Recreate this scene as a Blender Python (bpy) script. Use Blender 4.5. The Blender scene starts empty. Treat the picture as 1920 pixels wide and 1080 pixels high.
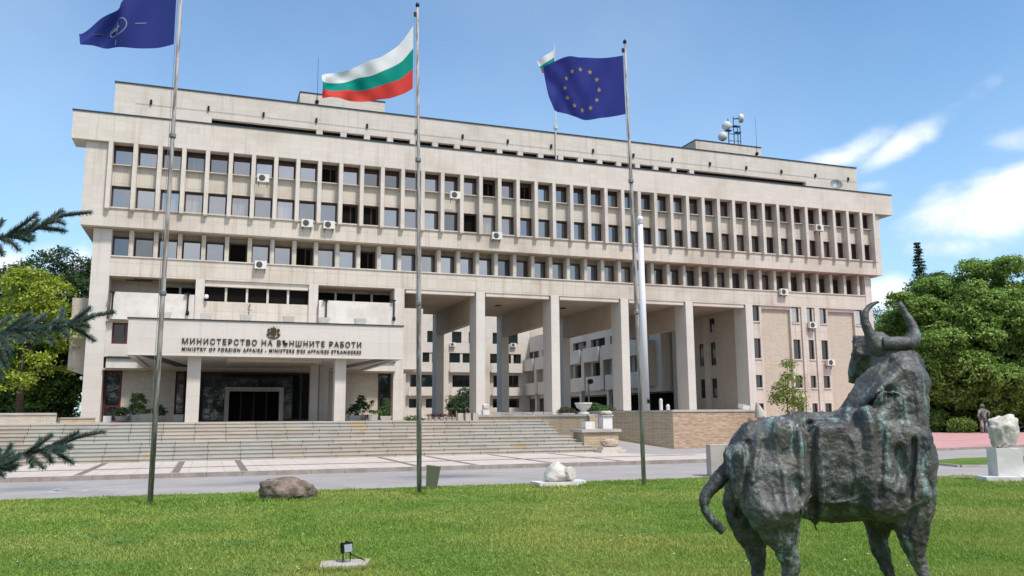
import bpy, math, random
import numpy as np
from mathutils import Vector, Matrix, noise as mnoise

random.seed(7)
RNG = np.random.default_rng(11)
scene = bpy.context.scene
COL = scene.collection
rad = math.radians

# ------------------------------------------------------------------ camera
EYE = 2.05
FPX = 1562.63                     # focal length in pixels of the 1920 wide photograph
YAW, PITCH, ROLL = -0.34548434, 0.1522539, -0.00619543
def cam_axes():
    cy, sy, cp, sp = math.cos(YAW), math.sin(YAW), math.cos(PITCH), math.sin(PITCH)
    fwd = Vector((-sy*cp, cy*cp, sp)); right = Vector((cy, sy, 0)); up = right.cross(fwd)
    cr, sr = math.cos(ROLL), math.sin(ROLL)
    return cr*right+sr*up, -sr*right+cr*up, fwd
CR, CU, CF = cam_axes()
cam_data = bpy.data.cameras.new('camera'); cam = bpy.data.objects.new('camera', cam_data); COL.objects.link(cam)
cam_data.sensor_width = 36; cam_data.lens = FPX/1920*36; cam_data.clip_start = .1; cam_data.clip_end = 5000
cam.matrix_world = Matrix(((CR.x, CU.x, -CF.x, 0), (CR.y, CU.y, -CF.y, 0), (CR.z, CU.z, -CF.z, EYE), (0, 0, 0, 1)))
scene.camera = cam
def ray(px, py): return CR*((px-960)/FPX) - CU*((py-540)/FPX) + CF
def at(px, py, Y):                # world point at depth Y (metres in front, along the facade's normal)
    d = ray(px, py); k = Y/d.y
    return Vector((d.x*k, Y, d.z*k+EYE))
def X_at(px, Y, py=700): return at(px, py, Y).x

# ------------------------------------------------------------------ light, sky, exposure
SUN_EL, SUN_AZ = rad(58), rad(158)   # azimuth clockwise from +Y (the facade faces -Y); sun high, behind the camera to the right
sun_dir = Vector((math.sin(SUN_AZ)*math.cos(SUN_EL), math.cos(SUN_AZ)*math.cos(SUN_EL), math.sin(SUN_EL)))
sd = bpy.data.lights.new('sun', 'SUN'); sun = bpy.data.objects.new('sun', sd); COL.objects.link(sun)
sd.energy = 3.2; sd.angle = rad(7); sd.color = (1, .94, .875)
sun.rotation_euler = sun_dir.to_track_quat('Z', 'Y').to_euler(); sun.location = (30, -40, 80)
scene.view_settings.view_transform = 'Standard'; scene.view_settings.look = 'None'
scene.view_settings.gamma = 1; scene.view_settings.exposure = 0.42
scene.cycles.max_bounces = 6; scene.cycles.diffuse_bounces = 3; scene.cycles.transparent_max_bounces = 4
scene.cycles.caustics_reflective = False; scene.cycles.caustics_refractive = False
scene.cycles.use_denoising = True

def nodes_of(tree):
    N, L = tree.nodes, tree.links
    def n(kind, **kw):
        d = N.new(kind)
        for k, v in kw.items():
            if k == 'inp':
                for i, x in v.items():
                    if hasattr(x, 'is_output'): L.new(x, d.inputs[i])
                    else: d.inputs[i].default_value = x
            else: setattr(d, k, v)
        return d
    return n, L
def math_n(n, op, a, b=None, c=None, clamp=False):
    d = n('ShaderNodeMath', operation=op, use_clamp=clamp)
    for i, x in enumerate((a, b, c)):
        if x is None: continue
        if hasattr(x, 'is_output'): d.id_data.links.new(x, d.inputs[i])
        else: d.inputs[i].default_value = x
    return d.outputs[0]
def map_n(n, x, a, b, c=0., d=1., smooth=True):
    m = n('ShaderNodeMapRange', interpolation_type='SMOOTHSTEP' if smooth else 'LINEAR', clamp=True)
    m.id_data.links.new(x, m.inputs['Value'])
    for k, v in zip(('From Min', 'From Max', 'To Min', 'To Max'), (a, b, c, d)): m.inputs[k].default_value = v
    return m.outputs[0]
def mix_n(n, fac, a, b, blend='MIX'):
    m = n('ShaderNodeMix', data_type='RGBA', blend_type=blend)
    L = m.id_data.links
    for i, x in ((0, fac), (6, a), (7, b)):
        if hasattr(x, 'is_output'): L.new(x, m.inputs[i])
        else: m.inputs[i].default_value = x if i == 0 else (*x, 1)[:4]
    return m.outputs[2]

world = bpy.data.worlds.new('World'); scene.world = world; world.use_nodes = True
def build_sky():
    t = world.node_tree; t.nodes.clear(); n, L = nodes_of(t)
    sky = n('ShaderNodeTexSky', sky_type='NISHITA'); sky.sun_disc = False
    sky.sun_elevation = SUN_EL; sky.sun_rotation = SUN_AZ; sky.air_density = 1.0; sky.dust_density = .6; sky.ozone_density = 1.6
    base = mix_n(n, 1.0, sky.outputs[0], (1.26, 1.60, 1.72), 'MULTIPLY')
    tc = n('ShaderNodeTexCoord'); d = tc.outputs['Generated']
    sep = n('ShaderNodeSeparateXYZ', inp={0: d})
    az = math_n(n, 'ARCTAN2', sep.outputs[0], sep.outputs[1]); el = math_n(n, 'ARCSINE', sep.outputs[2])
    # haze-white lower sky
    base = mix_n(n, map_n(n, el, .0, .5, .45, .0), base, (4.6, 6.9, 9.9))
    nz = n('ShaderNodeTexNoise', inp={'Vector': n('ShaderNodeMapping', inp={0: d, 'Scale': (1, 1, 1.9)}).outputs[0], 'Scale': 9., 'Detail': 9., 'Roughness': .56, 'Distortion': .25}).outputs[0]
    mask = None
    def blob(px, py, sx, sy, slope=0., power=1.):
        nonlocal mask
        v = ray(px, py).normalized(); a0, e0 = math.atan2(v.x, v.y), math.asin(v.z)
        da = math_n(n, 'SUBTRACT', az, a0); de = math_n(n, 'SUBTRACT', el, e0)
        de = math_n(n, 'SUBTRACT', de, math_n(n, 'MULTIPLY', da, slope))
        q = math_n(n, 'SQRT', math_n(n, 'ADD', math_n(n, 'POWER', math_n(n, 'DIVIDE', da, sx), 2.), math_n(n, 'POWER', math_n(n, 'DIVIDE', de, sy), 2.)))
        b = map_n(n, q, 0., 1., power, 0.)
        mask = b if mask is None else math_n(n, 'MAXIMUM', mask, b)
    blob(1720, 255, .12, .030, .45, .62); blob(1570, 300, .08, .022, .1, .55); blob(1620, 275, .06, .024, .35, .5)
    blob(1830, 395, .125, .060, .12, .85); blob(1930, 350, .09, .045, .1, .75); blob(1900, 262, .07, .026, .0, .6)
    blob(1640, 352, .05, .018, 0, .5); blob(1665, 550, .055, .035, 0, .95); blob(1780, 460, .08, .03, 0, .55)
    blob(155, 505, .035, .045, 0, 1.05); blob(20, 500, .05, .035, 0, .8); blob(95, 480, .04, .03, 0, .6)
    m = map_n(n, math_n(n, 'ADD', mask, math_n(n, 'MULTIPLY', math_n(n, 'SUBTRACT', nz, .5), 1.5)), .16, 1.02)
    m = math_n(n, 'MULTIPLY', m, map_n(n, mask, 0., .15))
    # broken cloud over the half of the sky behind the camera (seen in the window glass)
    nb = n('ShaderNodeTexNoise', inp={'Vector': d, 'Scale': 3.2, 'Detail': 6., 'Roughness': .55}).outputs[0]
    mb = math_n(n, 'MULTIPLY', map_n(n, nb, .40, .60, 0., .85), map_n(n, sep.outputs[1], .1, -.3))
    m = math_n(n, 'MAXIMUM', m, mb)
    veil = n('ShaderNodeTexNoise', inp={'Vector': d, 'Scale': 2.2, 'Detail': 4., 'Roughness': .5}).outputs[0]
    base = mix_n(n, map_n(n, veil, .3, .75, 0., .16), base, (8.6, 9.8, 11.2))
    cl = mix_n(n, map_n(n, nz, .35, .7), (9.2, 9.6, 10.4), (11.4, 11.4, 11.8))
    bg = n('ShaderNodeBackground', inp={0: mix_n(n, m, base, cl), 1: 0.088})
    out = n('ShaderNodeOutputWorld', inp={0: bg.outputs[0]})
build_sky()

# ------------------------------------------------------------------ helpers
W = {}                            # world position of each object's origin
def tag(o, label=None, cat=None, group=None, kind=None):
    for k, v in (('label', label), ('category', cat), ('group', group), ('kind', kind)):
        if v: o[k] = v
    return o
def empty(name, loc, label, cat, group=None):
    o = bpy.data.objects.new(name, None); COL.objects.link(o); o.location = loc; W[o.name] = Vector(loc)
    o.empty_display_size = .3
    return tag(o, label, cat, group)
def np_mesh(name, V, F, mats, mi=None, smooth=False):
    """mesh from numpy: V (n,3), F (m,k) faces of k corners"""
    V = np.asarray(V, np.float32); F = np.asarray(F, np.int32)
    me = bpy.data.meshes.new(name); k = F.shape[1]
    me.vertices.add(len(V)); me.vertices.foreach_set('co', V.ravel())
    me.loops.add(F.size); me.loops.foreach_set('vertex_index', F.ravel())
    me.polygons.add(len(F)); me.polygons.foreach_set('loop_start', np.arange(0, F.size, k, dtype=np.int32))
    if mi is not None: me.polygons.foreach_set('material_index', np.asarray(mi, np.int32))
    if smooth: me.polygons.foreach_set('use_smooth', np.ones(len(F), bool))
    me.update(calc_edges=True); me.validate()
    for m in (mats if isinstance(mats, (list, tuple)) else [mats]): me.materials.append(m)
    return me
def link_mesh(name, me, parent=None, loc=(0, 0, 0)):
    o = bpy.data.objects.new(name, me); COL.objects.link(o); o.location = loc
    if parent is not None: o.parent = parent; W[o.name] = W[parent.name] + Vector(loc)
    else: W[o.name] = Vector(loc)
    return o
class MB:
    def __init__(s): s.v = []; s.f = []; s.m = []; s.mi = 0
    def add(s, vs, fs):
        b = len(s.v); s.v += [tuple(v) for v in vs]
        for f in fs: s.f.append(tuple(i+b for i in f)); s.m.append(s.mi)
        return s
    def box(s, x0, x1, y0, y1, z0, z1):
        return s.add([(x0,y0,z0),(x1,y0,z0),(x1,y1,z0),(x0,y1,z0),(x0,y0,z1),(x1,y0,z1),(x1,y1,z1),(x0,y1,z1)],
                     [(0,3,2,1),(4,5,6,7),(0,1,5,4),(1,2,6,5),(2,3,7,6),(3,0,4,7)])
    def obox(s, c, size, rz=0., rx=0., ry=0.):
        R = Matrix.Rotation(rz, 3, 'Z') @ Matrix.Rotation(ry, 3, 'Y') @ Matrix.Rotation(rx, 3, 'X')
        h = [k/2 for k in size]; c = Vector(c)
        vs = [c + R @ Vector((sx*h[0], sy*h[1], sz*h[2])) for sz in (-1, 1) for sx, sy in ((-1,-1),(1,-1),(1,1),(-1,1))]
        return s.add(vs, [(0,3,2,1),(4,5,6,7),(0,1,5,4),(1,2,6,5),(2,3,7,6),(3,0,4,7)])
    def prism(s, pts, d):         # polygon of 3-D points pushed along d
        n = len(pts); a = [Vector(p) for p in pts]; d = Vector(d)
        nrm = sum(((a[i]-a[0]).cross(a[i+1]-a[0]) for i in range(1, n-1)), Vector())
        if nrm.dot(d) > 0: a.reverse()
        return s.add(a + [p+d for p in a], [tuple(range(n)), tuple(range(2*n-1, n-1, -1))] + [(i, n+i, n+(i+1) % n, (i+1) % n) for i in range(n)])
    def tube(s, pts, rs, n=10, caps=True):
        pts = [Vector(p) for p in pts]; rs = rs if isinstance(rs, (list, tuple)) else [rs]*len(pts)
        rings = []; up = None
        for i, p in enumerate(pts):
            t = (pts[min(i+1, len(pts)-1)] - pts[max(i-1, 0)]).normalized()
            if up is None: up = t.orthogonal().normalized()
            up = (up - t*up.dot(t)).normalized(); w = t.cross(up)
            rings.append([p + (up*math.cos(a)+w*math.sin(a))*rs[i] for a in (2*math.pi*k/n for k in range(n))])
        fs = []
        for i in range(len(pts)-1):
            for k in range(n): fs.append((i*n+k, i*n+(k+1) % n, (i+1)*n+(k+1) % n, (i+1)*n+k))
        if caps: fs += [tuple(range(n-1, -1, -1)), tuple((len(pts)-1)*n+k for k in range(n))]
        return s.add([q for r in rings for q in r], fs)
    def lathe(s, c, prof, n=24, axis=None):
        c = Vector(c); Q = Matrix.Identity(3) if axis is None else Vector(axis).to_track_quat('Z', 'Y').to_matrix()
        vs = [c + Q @ Vector((r*math.cos(2*math.pi*k/n), r*math.sin(2*math.pi*k/n), z)) for r, z in prof for k in range(n)]
        fs = [(i*n+k, i*n+(k+1) % n, (i+1)*n+(k+1) % n, (i+1)*n+k) for i in range(len(prof)-1) for k in range(n)]
        fs += [tuple(range(n-1, -1, -1)), tuple((len(prof)-1)*n+k for k in range(n))]
        return s.add(vs, fs)
    def build(s, name, mats, parent=None, origin=(0, 0, 0), smooth=False):
        off = W[parent.name] if parent is not None else Vector(origin)
        me = bpy.data.meshes.new(name); me.from_pydata([(x-off.x, y-off.y, z-off.z) for x, y, z in s.v], [], s.f)
        for m in (mats if isinstance(mats, (list, tuple)) else [mats]): me.materials.append(m)
        for p, i in zip(me.polygons, s.m): p.material_index = i; p.use_smooth = smooth
        me.update()
        return link_mesh(name, me, parent, (0, 0, 0) if parent is not None else origin)
def holes(mb, plane, d, u0, u1, z0, z1, hs, axis='Y'):
    """wall with rectangular openings: slab from plane to plane+d; hs = [(u0,u1,z0,z1)]"""
    us = sorted({u0, u1, *[min(max(u, u0), u1) for h in hs for u in h[:2]]}); zs = sorted({z0, z1, *[min(max(z, z0), z1) for h in hs for z in h[2:]]})
    for a, b in zip(us, us[1:]):
        run = None
        for c, e in zip(zs, zs[1:]):
            inside = any(h[0] < (a+b)/2 < h[1] and h[2] < (c+e)/2 < h[3] for h in hs)
            if inside:
                if run: put(mb, plane, d, a, b, *run, axis); run = None
            else: run = (run[0], e) if run else (c, e)
        if run: put(mb, plane, d, a, b, *run, axis)
def put(mb, plane, d, a, b, c, e, axis):
    lo, hi = min(plane, plane+d), max(plane, plane+d)
    if axis == 'Y': mb.box(a, b, lo, hi, c, e)
    else: mb.box(lo, hi, a, b, c, e)
def kids(o): return [c for c in bpy.data.objects if c.parent == o]
def copy_tree(o, loc=None, parent=None, rz=None):
    ch = [c for c in COL.objects if c.parent == o]
    c = o.copy(); COL.objects.link(c)
    if parent is not None: c.parent = parent
    if loc is not None: c.location = loc
    if rz is not None: c.rotation_euler.z = rz
    W[c.name] = Vector(c.location)
    for k in ch: copy_tree(k, None, c)
    return c
def fbm(p, s=1., o=4):
    return mnoise.fractal(Vector(p)*s, 1.0, 2.0, o)

# ------------------------------------------------------------------ materials
M = {}
def mat(name, color=(.5, .5, .5), rough=.8, metal=0., spec=.3):
    m = bpy.data.materials.new(name); m.use_nodes = True; n, L = nodes_of(m.node_tree)
    p = m.node_tree.nodes['Principled BSDF']; p.inputs['Base Color'].default_value = (*color, 1)
    p.inputs['Roughness'].default_value = rough; p.inputs['Metallic'].default_value = metal
    p.inputs['Specular IOR Level'].default_value = spec
    M[name] = m
    return m, n, L, p
def noise_n(n, vec, scale, detail=5., rough=.55, dist=0.):
    d = n('ShaderNodeTexNoise', inp={'Scale': scale, 'Detail': detail, 'Roughness': rough, 'Distortion': dist})
    if vec is not None: d.id_data.links.new(vec, d.inputs['Vector'])
    return d.outputs[0]
def scaled(n, vec, s): return n('ShaderNodeMapping', inp={0: vec, 'Scale': s}).outputs[0]
def posn(n): return n('ShaderNodeNewGeometry').outputs['Position']
def bump(n, L, p, h, strength=.3, dist=.02):
    b = n('ShaderNodeBump', inp={'Strength': strength, 'Distance': dist, 'Height': h}); L.new(b.outputs[0], p.inputs['Normal'])
def mottled(name, a, b, scale=3., rough=.85, bump_s=.25, bump_scale=20., spec=.25, metal=0., dist=.02, coord='pos'):
    m, n, L, p = mat(name, a, rough, metal, spec)
    v = posn(n) if coord == 'pos' else n('ShaderNodeTexCoord').outputs['Object']
    f = noise_n(n, v, scale, 6., .6)
    L.new(mix_n(n, map_n(n, f, .32, .68), a, b), p.inputs['Base Color'])
    if bump_s: bump(n, L, p, noise_n(n, v, bump_scale, 5.), bump_s, dist)
    return m
def wall_uv(n):                   # (x+y, z) in metres, so that courses run round corners
    s = n('ShaderNodeSeparateXYZ', inp={0: posn(n)})
    return n('ShaderNodeCombineXYZ', inp={0: math_n(n, 'ADD', s.outputs[0], s.outputs[1]), 1: s.outputs[2]}).outputs[0], s
def masonry(name, a, b, mortar, bw, rh, ms, stain, stain_amt=.5, rough=.8, bump_s=.4, offset=0., bias=0., streak=.5):
    m, n, L, p = mat(name, a, rough, 0, .25)
    uv, s = wall_uv(n)
    br = n('ShaderNodeTexBrick', inp={'Vector': uv, 'Color1': (*a, 1), 'Color2': (*b, 1), 'Mortar': (*mortar, 1), 'Scale': 1., 'Mortar Size': ms, 'Mortar Smooth': .3, 'Bias': bias, 'Brick Width': bw, 'Row Height': rh})
    br.offset = offset; br.squash = 1
    P = posn(n)
    big = noise_n(n, P, .22, 5., .6); fine = noise_n(n, P, 5., 6., .65)
    st = noise_n(n, scaled(n, P, (1.6, 1.6, .09)), 1.3, 5., .6)
    c = mix_n(n, math_n(n, 'MULTIPLY', map_n(n, st, .52, .75), stain_amt*streak), br.outputs[0], stain)
    c = mix_n(n, math_n(n, 'MULTIPLY', map_n(n, big, .45, .75), stain_amt*.5), c, stain)
    c = mix_n(n, .22, c, mix_n(n, 1., c, mix_n(n, fine, (.55, .55, .55), (1.45, 1.45, 1.45)), 'MULTIPLY'))
    L.new(c, p.inputs['Base Color'])
    h = math_n(n, 'ADD', math_n(n, 'MULTIPLY', br.outputs['Fac'], -1.), math_n(n, 'MULTIPLY', fine, .5))
    bump(n, L, p, h, bump_s, .012)
    return m
masonry('stone_cladding', (.60, .545, .485), (.555, .505, .445), (.47, .42, .365), .82, .41, .006, (.33, .27, .205), .75)
masonry('stone_weathered', (.575, .515, .445), (.53, .475, .405), (.34, .295, .24), .82, .82, .010, (.26, .19, .13), .9)
masonry('stone_column', (.60, .555, .505), (.56, .515, .465), (.46, .415, .36), 40., .82, .006, (.33, .28, .22), .5)
masonry('pale_brick', (.57, .495, .405), (.49, .42, .335), (.33, .28, .23), .30, .085, .010, (.27, .22, .17), .45, .85, .5, .5)
masonry('rubble_brick', (.60, .43, .28), (.36, .22, .15), (.36, .29, .22), .34, .078, .016, (.20, .13, .10), .5, .85, .8, .5)
masonry('rubble_yellow', (.58, .46, .30), (.46, .36, .24), (.33, .27, .2), .38, .085, .014, (.30, .22, .15), .5, .85, .8, .5)
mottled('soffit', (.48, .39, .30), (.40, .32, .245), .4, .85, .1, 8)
mottled('white_render', (.63, .595, .55), (.53, .495, .44), 1.2, .8, .1, 15)
mat('metal_coping', (.045, .055, .06), .45, .6)
mat('window_frame', (.055, .022, .016), .45, 0., .4)
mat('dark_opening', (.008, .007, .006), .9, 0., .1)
mat('black_metal', (.012, .012, .013), .45, .3)
mat('bronze_letters', (.075, .052, .028), .4, .5)
mat('ac_white', (.62, .60, .56), .5)
mat('dish_white', (.70, .71, .73), .4)
mottled('galvanised', (.30, .30, .30), (.18, .17, .165), 6., .45, .15, 30., .5, .6)
def pole_mat():
    m, n, L, p = mat('weathered_pole', (.3, .3, .3), .7, .0, .2)
    P = posn(n); f = noise_n(n, scaled(n, P, (9, 9, .9)), 2.0, 6., .65)
    L.new(mix_n(n, map_n(n, f, .42, .62), (.40, .37, .355), (.17, .13, .115)), p.inputs['Base Color'])
pole_mat()
def glass_mat(name, dark, refl, curtain=0.):
    m, n, L, p = mat(name, dark, .06, 0., .5)
    P = posn(n); oi = math_n(n, 'FRACT', math_n(n, 'ADD', n('ShaderNodeObjectInfo').outputs['Random'], math_n(n, 'MULTIPLY', n('ShaderNodeNewGeometry').outputs['Random Per Island'], 3.7)))
    c = mix_n(n, math_n(n, 'MULTIPLY', map_n(n, oi, .66, .70), math_n(n, 'MULTIPLY', curtain, map_n(n, noise_n(n, scaled(n, P, (9, 9, .3)), 1.), .3, .7, .35, 1.))), dark, (.40, .37, .32))
    L.new(c, p.inputs['Base Color'])
    gl = n('ShaderNodeBsdfGlossy', inp={'Color': (.78, .79, .80, 1), 'Roughness': .02})
    w = noise_n(n, P, 1.1, 2.)
    b = n('ShaderNodeBump', inp={'Strength': .05, 'Distance': .05, 'Height': w}); L.new(b.outputs[0], gl.inputs['Normal'])
    fr = math_n(n, 'MULTIPLY', map_n(n, math_n(n, 'FRACT', math_n(n, 'MULTIPLY', oi, 7.3)), .0, 1., .45, 1.25, False), refl)
    mx = n('ShaderNodeMixShader', inp={0: fr, 1: p.outputs[0], 2: gl.outputs[0]})
    L.new(mx.outputs[0], m.node_tree.nodes['Material Output'].inputs[0])
glass_mat('window_glass', (.02, .022, .026), .37, .6)
glass_mat('dark_glass', (.006, .007, .008), .02)
glass_mat('lobby_glass', (.01, .014, .012), .06)
# ------------------------------------------------------------------ ground, road, pavement
def poly_sheet(name, pts, z, m, kind='structure', thick=0.):
    mb = MB()
    if thick: mb.prism([(x, y, z) for x, y in pts], (0, 0, -thick))
    else: mb.add([(x, y, z) for x, y in pts], [tuple(range(len(pts)))])
    return tag(mb.build(name, m), kind=kind)
mottled('earth_grass', (.045, .075, .022), (.06, .085, .03), .6, .95, .3, 12)
def lawn_mat():
    m, n, L, p = mat('lawn_green', (.08, .15, .025), .9, 0, .15)
    P = posn(n); a = noise_n(n, P, .9, 6., .6); b = noise_n(n, P, 14., 5., .65); c0 = noise_n(n, P, .22, 3.)
    c = mix_n(n, map_n(n, a, .3, .7), (.085, .155, .020), (.16, .225, .038))
    c = mix_n(n, math_n(n, 'MULTIPLY', map_n(n, c0, .5, .75), .55), c, (.22, .25, .05))
    c = mix_n(n, map_n(n, b, .35, .7, 0., .5), c, (.03, .06, .008))
    L.new(c, p.inputs['Base Color']); bump(n, L, p, b, .6, .04)
    m2, n, L, p = mat('grass_blade', (.09, .17, .025), .6, 0, .25)
    P = posn(n); r = n('ShaderNodeNewGeometry').outputs['Random Per Island']
    a = noise_n(n, P, .8, 5., .6); c0 = noise_n(n, P, .25, 3.)
    c = mix_n(n, map_n(n, a, .3, .7), (.135, .265, .030), (.25, .365, .058))
    c = mix_n(n, math_n(n, 'MULTIPLY', map_n(n, c0, .42, .64), .9), c, (.40, .41, .10))
    c = mix_n(n, math_n(n, 'MULTIPLY', map_n(n, noise_n(n, P, 2.1, 4., .6), .58, .72), .6), c, (.11, .215, .035))
    c = mix_n(n, map_n(n, r, .55, 1., 0., .6), c, (.40, .47, .13))
    c = mix_n(n, map_n(n, r, .25, .0, 0., .5), c, (.06, .13, .015))
    L.new(c, p.inputs['Base Color'])
    tr = n('ShaderNodeBsdfTranslucent', inp={0: c})
    mx = n('ShaderNodeMixShader', inp={0: .3, 1: p.outputs[0], 2: tr.outputs[0]})
    L.new(mx.outputs[0], m2.node_tree.nodes['Material Output'].inputs[0])
lawn_mat()
mottled('clover_leaf', (.08, .19, .035), (.14, .26, .06), 3., .6, 0)
def asphalt():
    m, n, L, p = mat('asphalt', (.2, .2, .2), .9, 0, .2)
    P = posn(n); a = noise_n(n, P, .35, 6., .6); b = noise_n(n, P, 60., 3.); c1 = noise_n(n, scaled(n, P, (.25, 3., 1)), 1., 5.)
    c = mix_n(n, map_n(n, a, .3, .7), (.29, .268, .255), (.35, .325, .31))
    c = mix_n(n, map_n(n, c1, .55, .8, 0., .35), c, (.25, .235, .23))
    vo = n('ShaderNodeTexVoronoi', feature='DISTANCE_TO_EDGE', inp={'Scale': .22}); L.new(n('ShaderNodeMix', data_type='VECTOR', inp={0: .12, 4: P, 5: n('ShaderNodeTexNoise', inp={'Scale': 1.2, 'Vector': P}).outputs[1]}).outputs[1], vo.inputs['Vector'])
    c = mix_n(n, map_n(n, vo.outputs[0], .006, .0, 0., .5), c, (.2, .19, .18))
    c = mix_n(n, .25, c, mix_n(n, 1., c, mix_n(n, b, (.4, .4, .4), (1.6, 1.6, 1.6)), 'MULTIPLY'))
    L.new(c, p.inputs['Base Color']); bump(n, L, p, b, .3, .01)
asphalt()
def paving():
    m, n, L, p = mat('pavement_slabs', (.5, .45, .4), .85, 0, .25)
    P = posn(n)
    br = n('ShaderNodeTexBrick', inp={'Vector': P, 'Color1': (.55, .485, .43, 1), 'Color2': (.50, .435, .385, 1), 'Mortar': (.34, .29, .25, 1), 'Scale': 1., 'Mortar Size': .012, 'Brick Width': .6, 'Row Height': .6, 'Bias': .1}); br.offset = 0.
    a = noise_n(n, P, .5, 6., .65)
    c = mix_n(n, map_n(n, a, .4, .75, 0., .5), br.outputs[0], (.40, .34, .285))
    L.new(c, p.inputs['Base Color']); bump(n, L, p, math_n(n, 'MULTIPLY', br.outputs['Fac'], -1.), .3, .01)
    m, n, L, p = mat('step_stone', (.5, .47, .4), .85, 0, .25)
    P = posn(n); s = n('ShaderNodeSeparateXYZ', inp={0: P})
    row = math_n(n, 'FLOOR', math_n(n, 'DIVIDE', math_n(n, 'SUBTRACT', s.outputs[2], .149), .165))
    u = math_n(n, 'ADD', s.outputs[0], math_n(n, 'MULTIPLY', math_n(n, 'FLOOR', math_n(n, 'DIVIDE', row, 5.)), .63))
    u = math_n(n, 'ADD', u, math_n(n, 'MULTIPLY', math_n(n, 'SINE', math_n(n, 'MULTIPLY', row, 2.4)), map_n(n, s.outputs[0], 3., 8., .02, .5)))
    cell = math_n(n, 'FLOOR', math_n(n, 'DIVIDE', u, 1.42)); fr = math_n(n, 'FRACT', math_n(n, 'DIVIDE', u, 1.42))
    wn = n('ShaderNodeTexWhiteNoise', noise_dimensions='2D', inp={0: n('ShaderNodeCombineXYZ', inp={0: cell, 1: row}).outputs[0]})
    a = noise_n(n, scaled(n, P, (1.2, 1.2, 8)), .9, 7., .68); big = noise_n(n, P, .16, 4.)
    c = mix_n(n, wn.outputs[0], (.46, .41, .345), (.36, .315, .26))
    c = mix_n(n, map_n(n, big, .45, .62, 0., .75), c, (.37, .37, .34))
    c = mix_n(n, map_n(n, a, .5, .78, 0., .75), c, (.24, .15, .085))
    c = mix_n(n, map_n(n, noise_n(n, P, .5, 3.), .62, .7, 0., .55), c, (.45, .31, .13))
    c = mix_n(n, math_n(n, 'MAXIMUM', map_n(n, fr, .016, .0), map_n(n, fr, .984, 1.)), c, (.07, .06, .05))
    L.new(c, p.inputs['Base Color']); bump(n, L, p, a, .3, .02)
paving()
mottled('kerb_stone', (.33, .29, .26), (.24, .20, .175), 2.5, .85, .3, 30)
mottled('brown_paver', (.16, .13, .11), (.21, .175, .15), 3., .85, .2, 30)
mottled('concrete_light', (.47, .43, .385), (.37, .33, .29), 1.5, .85, .2, 25)
mottled('terrace_floor', (.40, .36, .31), (.33, .29, .25), .8, .85, .1, 20)
mottled('worn_paint', (.50, .49, .475), (.31, .30, .29), 7., .8, 0)
def pinkmat():
    m, n, L, p = mat('pink_paving', (.42, .19, .19), .85, 0, .2)
    P = posn(n); a = noise_n(n, scaled(n, P, (.25, 1.6, 1)), 1., 5., .6)
    L.new(mix_n(n, map_n(n, a, .35, .65), (.47, .215, .215), (.50, .32, .30)), p.inputs['Base Color'])
pinkmat()
KY = 31.7                          # kerb line; the road lies at z = 0
g = MB(); R_ = 2200
g.add([(0, 0, -.06)] + [(R_*math.cos(2*math.pi*k/64), R_*math.sin(2*math.pi*k/64), -.06) for k in range(64)], [(0, 1+k, 1+(k+1) % 64) for k in range(64)])
tag(g.build('ground', M['earth_grass']), kind='structure')
poly_sheet('road', [(-80, 22), (14, 22), (22, 17), (30, 12), (60, 0), (120, -10), (140, 62), (70, 75), (27, 62), (27, KY), (-80, KY)], 0., M['asphalt'])
# lawn with a gently curved far edge, corner rounding off at the right
edge = [(-80, 24.6), (-4.85, 24.5), (4.4, 24.0), (11, 23.75), (15, 23.75), (16.6, 24.2), (18.3, 23.9), (20.4, 22.8), (22.1, 21.1), (23.2, 18.2), (24, 14), (24.5, 8), (25, -20), (-80, -20)]
poly_sheet('lawn', edge, .05, M['lawn_green'])
def strip(pts, w, z0, z1):        # kerb along a polyline, outside it
    mb = MB()
    for (a, b) in zip(pts, pts[1:]):
        a, b = Vector((*a, 0)), Vector((*b, 0)); d = (b-a).normalized(); nn = Vector((-d.y, d.x, 0))*w
        q = [a, b, b+nn, a+nn]; mb.prism([(p.x, p.y, z1) for p in q], (0, 0, z0-z1))
    return mb
tag(strip(edge[:9], .14, 0.002, .045).build('lawn_kerb', M['concrete_light']), kind='structure')
poly_sheet('pavement', [(-80, KY+.18), (24, KY+.18), (24, 36.2), (20.8, 36.2), (19.6, 40.4), (18, 44.6), (-80, 44.6)], .15, M['pavement_slabs'])
kb = MB(); x = -60.
while x < 24: kb.box(x, x+1.19, KY, KY+.175, 0, .156); x += 1.2
tag(kb.build('kerb', M['kerb_stone']), kind='structure')
bands = MB()
bands.box(-60, 22, 35.15, 35.6, .10, .154)
for bx in (-13.5, -7.2, -4.11, -1.04, 1.28, 7.65, 9.96, 13.2, 16.4): bands.box(bx-.13, bx+.13, 32.1, 35.146, .10, .1545); bands.box(bx-.13, bx+.13, 35.604, 40.2, .10, .1545)
tag(bands.build('pavement_bands', M['brown_paver']), kind='structure')
poly_sheet('ramp_road', [(20.9, 36.25), (24, 36.25), (27.5, 34.6), (39.6, 60), (30, 60), (24.85, 42.3), (20.6, 40.7), (19.8, 40.4)], .146, M['asphalt'])
rp = MB(); rp.add([(20.6, 40.7, .147), (24.85, 42.3, .147), (22.6, 48.6, .8), (19.5, 46.8, .75)], [(0, 1, 2, 3)]); tag(rp.build('ramp', M['asphalt']), kind='structure')
mk = MB()
for (a, b, c, d) in ((-4.3, -3.2, 26.7, 26.95), (-4.15, -3.05, 27.5, 27.7), (-4.0, -3.1, 28.4, 28.6), (-4.2, -4.0, 27., 28.5), (-3.35, -3.2, 26.95, 27.5), (-3.0, -2.2, 27.2, 27.45), (-2.9, -2.1, 28.2, 28.45)):
    mk.add([(a, c, .004), (b, c+.05, .004), (b, d+.05, .004), (a, d, .004)], [(0, 1, 2, 3)])
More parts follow.
